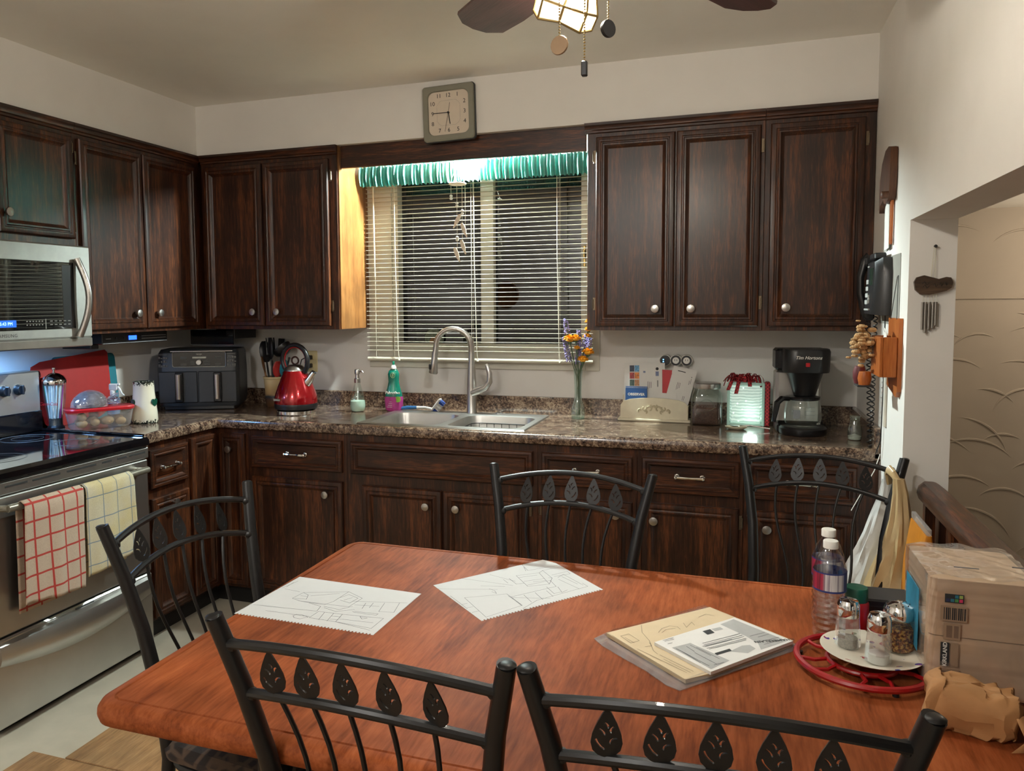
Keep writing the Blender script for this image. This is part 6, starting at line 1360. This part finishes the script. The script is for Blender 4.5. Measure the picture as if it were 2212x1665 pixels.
def make_chair():
    c = thing('dining_chair', 'iron chair', 'chair', (0, 0, 0), 0, 'iron chairs around the dining table')
    zs = [0, .1, .25, .40, .45, .52, .60, .68, .745, .81, .87, .93, .985]
    for s in (-1, 1):
        p = part(c, 'back_post', MB().tube([(s*px(z), py(z), z) for z in zs], [.0135]*2+[.015]*2+[.0165]*4+[.016, .0155, .015, .0145, .014], 14), M_iron)
        part(p, 'cap', MB().sph((s*px(.985), py(.985), .984), .0138, 10, sz=.35), M_iron)
    def rail(z0):
        X = px(z0); return [(X*t, py(z0)-.040*(1-t*t), z0+.030*(1-t*t)) for t in [-1+2*i/18 for i in range(19)]]
    r1, r2 = rail(.938), rail(.852)
    part(c, 'top_rail', MB().tube(r1, .0082, 10), M_iron); part(c, 'lower_rail', MB().tube(r2, .0082, 10), M_iron)
    for s in (-1, 1):
        for z in (.938, .852): part(c, 'weld_collar', MB().sph((s*(px(z)-.012), py(z), z), .011, 8), M_iron)
    def at(z0, t): X = px(z0); return Vector((X*t, py(z0)-.040*(1-t*t), z0+.030*(1-t*t)))
    for i in range(5):
        t = (-2+i)*.305
        a, b_ = at(.938, t), at(.852, t); m = (a+b_)/2
        o = part(c, 'leaf', LEAF, None); o.location = m; o.rotation_euler = (math.atan2(-(a.y-b_.y), a.z-b_.z)*1.0, 0, -.28*t); o.scale = (1, 1, 1.0)
        q = at(.852, t); e = Vector((t*.62*.18, .022, .455))
        pth = []
        for k in range(13):
            f = k/12; v = q.lerp(e, f); v.x += .011*math.sin(2*PI*f*1.15)*(1 if i != 2 else .8); pth.append(v)
        part(c, 'spindle', MB().tube(pth, .0042, 7), M_iron)
    part(c, 'seat_frame', MB().tube([(x, y, .445) for x, y, z in rrect(-.195, .005, .195, .42, .09, 0)], .011, 8, closed=True), M_iron)
    b = MB(); b.loft([rrect(-.185, .015, .185, .415, .05, .448), rrect(-.208, .002, .208, .435, .06, .462), rrect(-.210, .0, .210, .437, .06, .478), rrect(-.195, .015, .195, .42, .055, .492), rrect(-.12, .08, .12, .34, .05, .499)], 0, None, True, True); part(c, 'seat', b, M_seat)
    for s in (-1, 1):
        part(c, 'front_leg', MB().tube([(s*.18, .41, .45), (s*.188, .425, .25), (s*.20, .44, .0)], .0125, 10), M_iron)
        part(c, 'side_stretcher', MB().tube([(s*.19, .43, .2), (s*.195, .2, .21), (s*.196, -.01, .2)], .007, 8), M_iron)
    part(c, 'cross_stretcher', MB().tube([(-.195, .2, .21), (0, .2, .225), (.195, .2, .21)], .007, 8), M_iron)
    return c
ch0 = make_chair(); used = [0]
def place(label, x, y, rz):
    """x, y is where the middle between the two post tops stands"""
    o = ch0 if not used[0] else copy_tree(ch0); used[0] = 1
    d = Matrix.Rotation(rz, 2) @ Vector((0, py(.985)))
    o.location = (x-d.x, y-d.y, 0.0012 if y > -2.5 else 0.007); o.rotation_euler = (0, 0, rz); o['label'] = label; return o
place('black iron leaf-back chair nearest the viewer on the left, its back to us', 2.485, -2.806, -.035)
place('black iron leaf-back chair nearest the viewer on the right, below the brown parcel', 2.988, -2.802, .055)
place('black iron leaf-back chair at the left end of the table beside the range', 1.706, -2.203, -PI/2-.10)
place('black iron leaf-back chair at the far side of the table in front of the sink', 2.548, -1.545, PI-.05)
place('black iron leaf-back chair at the far right with plastic bags hung on it', 3.262, -1.055, PI-.17)

# ---- bags hanging on the right post of the far right chair
M_tan = glass('tan_bag_film', srgb(196, 170, 124), .12, .3, 1.4, .46) if False else mat('tan_bag', srgb(182, 158, 116), .38, var=.08, vscale=18, bmp=.5, bscale=45)
M_wbag = mat('white_bag', srgb(212, 212, 208), .42, var=.05, vscale=18, bmp=.4, bscale=40)
def bag(label, loc, mt, prof, seed, amp, loop):
    """prof: (z, x_left, x_right, depth) sections from the bottom up"""
    t = thing('plastic_bag', label, 'bag', loc); rnd = random.Random(seed); o = [rnd.uniform(0, 6.28) for _ in range(6)]
    L = []
    n = 28
    for i in range(len(prof)*4-3):
        k, f = divmod(i, 4); f /= 4; p = prof[k]; q = prof[min(k+1, len(prof)-1)]; z, xl, xr, d = [p[j]+(q[j]-p[j])*f for j in range(4)]
        row = []
        for j in range(n):
            a = 2*PI*j/n; w = 1+amp*(math.sin(6*a+o[0]+8*z)+.6*math.sin(11*a+o[1]-14*z)+.5*math.sin(17*a+o[2]+20*z))
            row.append(((xl+xr)/2+(xr-xl)/2*math.cos(a)*w, d*math.sin(a)*w, z))
        L.append(row)
    part(t, 'bag_body', MB().loft(L, 0, None, True, True), mt, ang=40)
    part(t, 'bag_handle', MB().tube(loop, [.010, .013, .014, .013, .010], 8, sy=.5), mt)
    return t
hx_, hy_, hz_ = 3.470, -1.118, .938
bag('tan plastic bag hanging on the right post of the far right chair', (3.47, -1.150, .35), M_tan, [(.0, -.11, .02, .05), (.06, -.12, .035, .07), (.22, -.08, .048, .062), (.36, -.04, .052, .046), (.46, -.02, .040, .032), (.54, -.012, .028, .020), (.585, -.012, .018, .012)], 41, .12, [(.005, -.006, .57), (-.012, .012, .598), (-.02, .036, .606), (-.018, .055, .59), (-.012, .06, .555)])
bag('white plastic bag hanging behind the post of the far right chair', (3.40, -1.02, .33), M_wbag, [(.0, -.13, .05, .03), (.08, -.12, .055, .05), (.25, -.06, .07, .045), (.40, -.0, .075, .03), (.52, .04, .075, .015), (.575, .05, .075, .010)], 42, .09, [(.062, .0, .56), (.064, -.012, .60), (.066, -.03, .615), (.066, -.045, .60), (.064, -.05, .57)])
yb = thing('yellow_sack', 'orange-yellow paper sack standing on the floor behind the tan bag', 'sack', (3.502, -1.32, .001), 0)
b = MB(); b.loft([rrect(-.026, -.10, .026, .10, .01, 0), rrect(-.030, -.11, .030, .11, .012, .02), rrect(-.030, -.11, .030, .11, .012, .55), rrect(-.024, -.10, .024, .10, .01, .72), rrect(-.008, -.10, .008, .10, .006, .835)], 0, None, True, True); part(yb, 'sack', b, mat('amber_paper', srgb(190, 118, 22), .5, var=.08)); part(yb, 'clear_fold', MB().box(-.006, -.10, .8355, .006, .10, .855, 0, .002), M_sleeve)
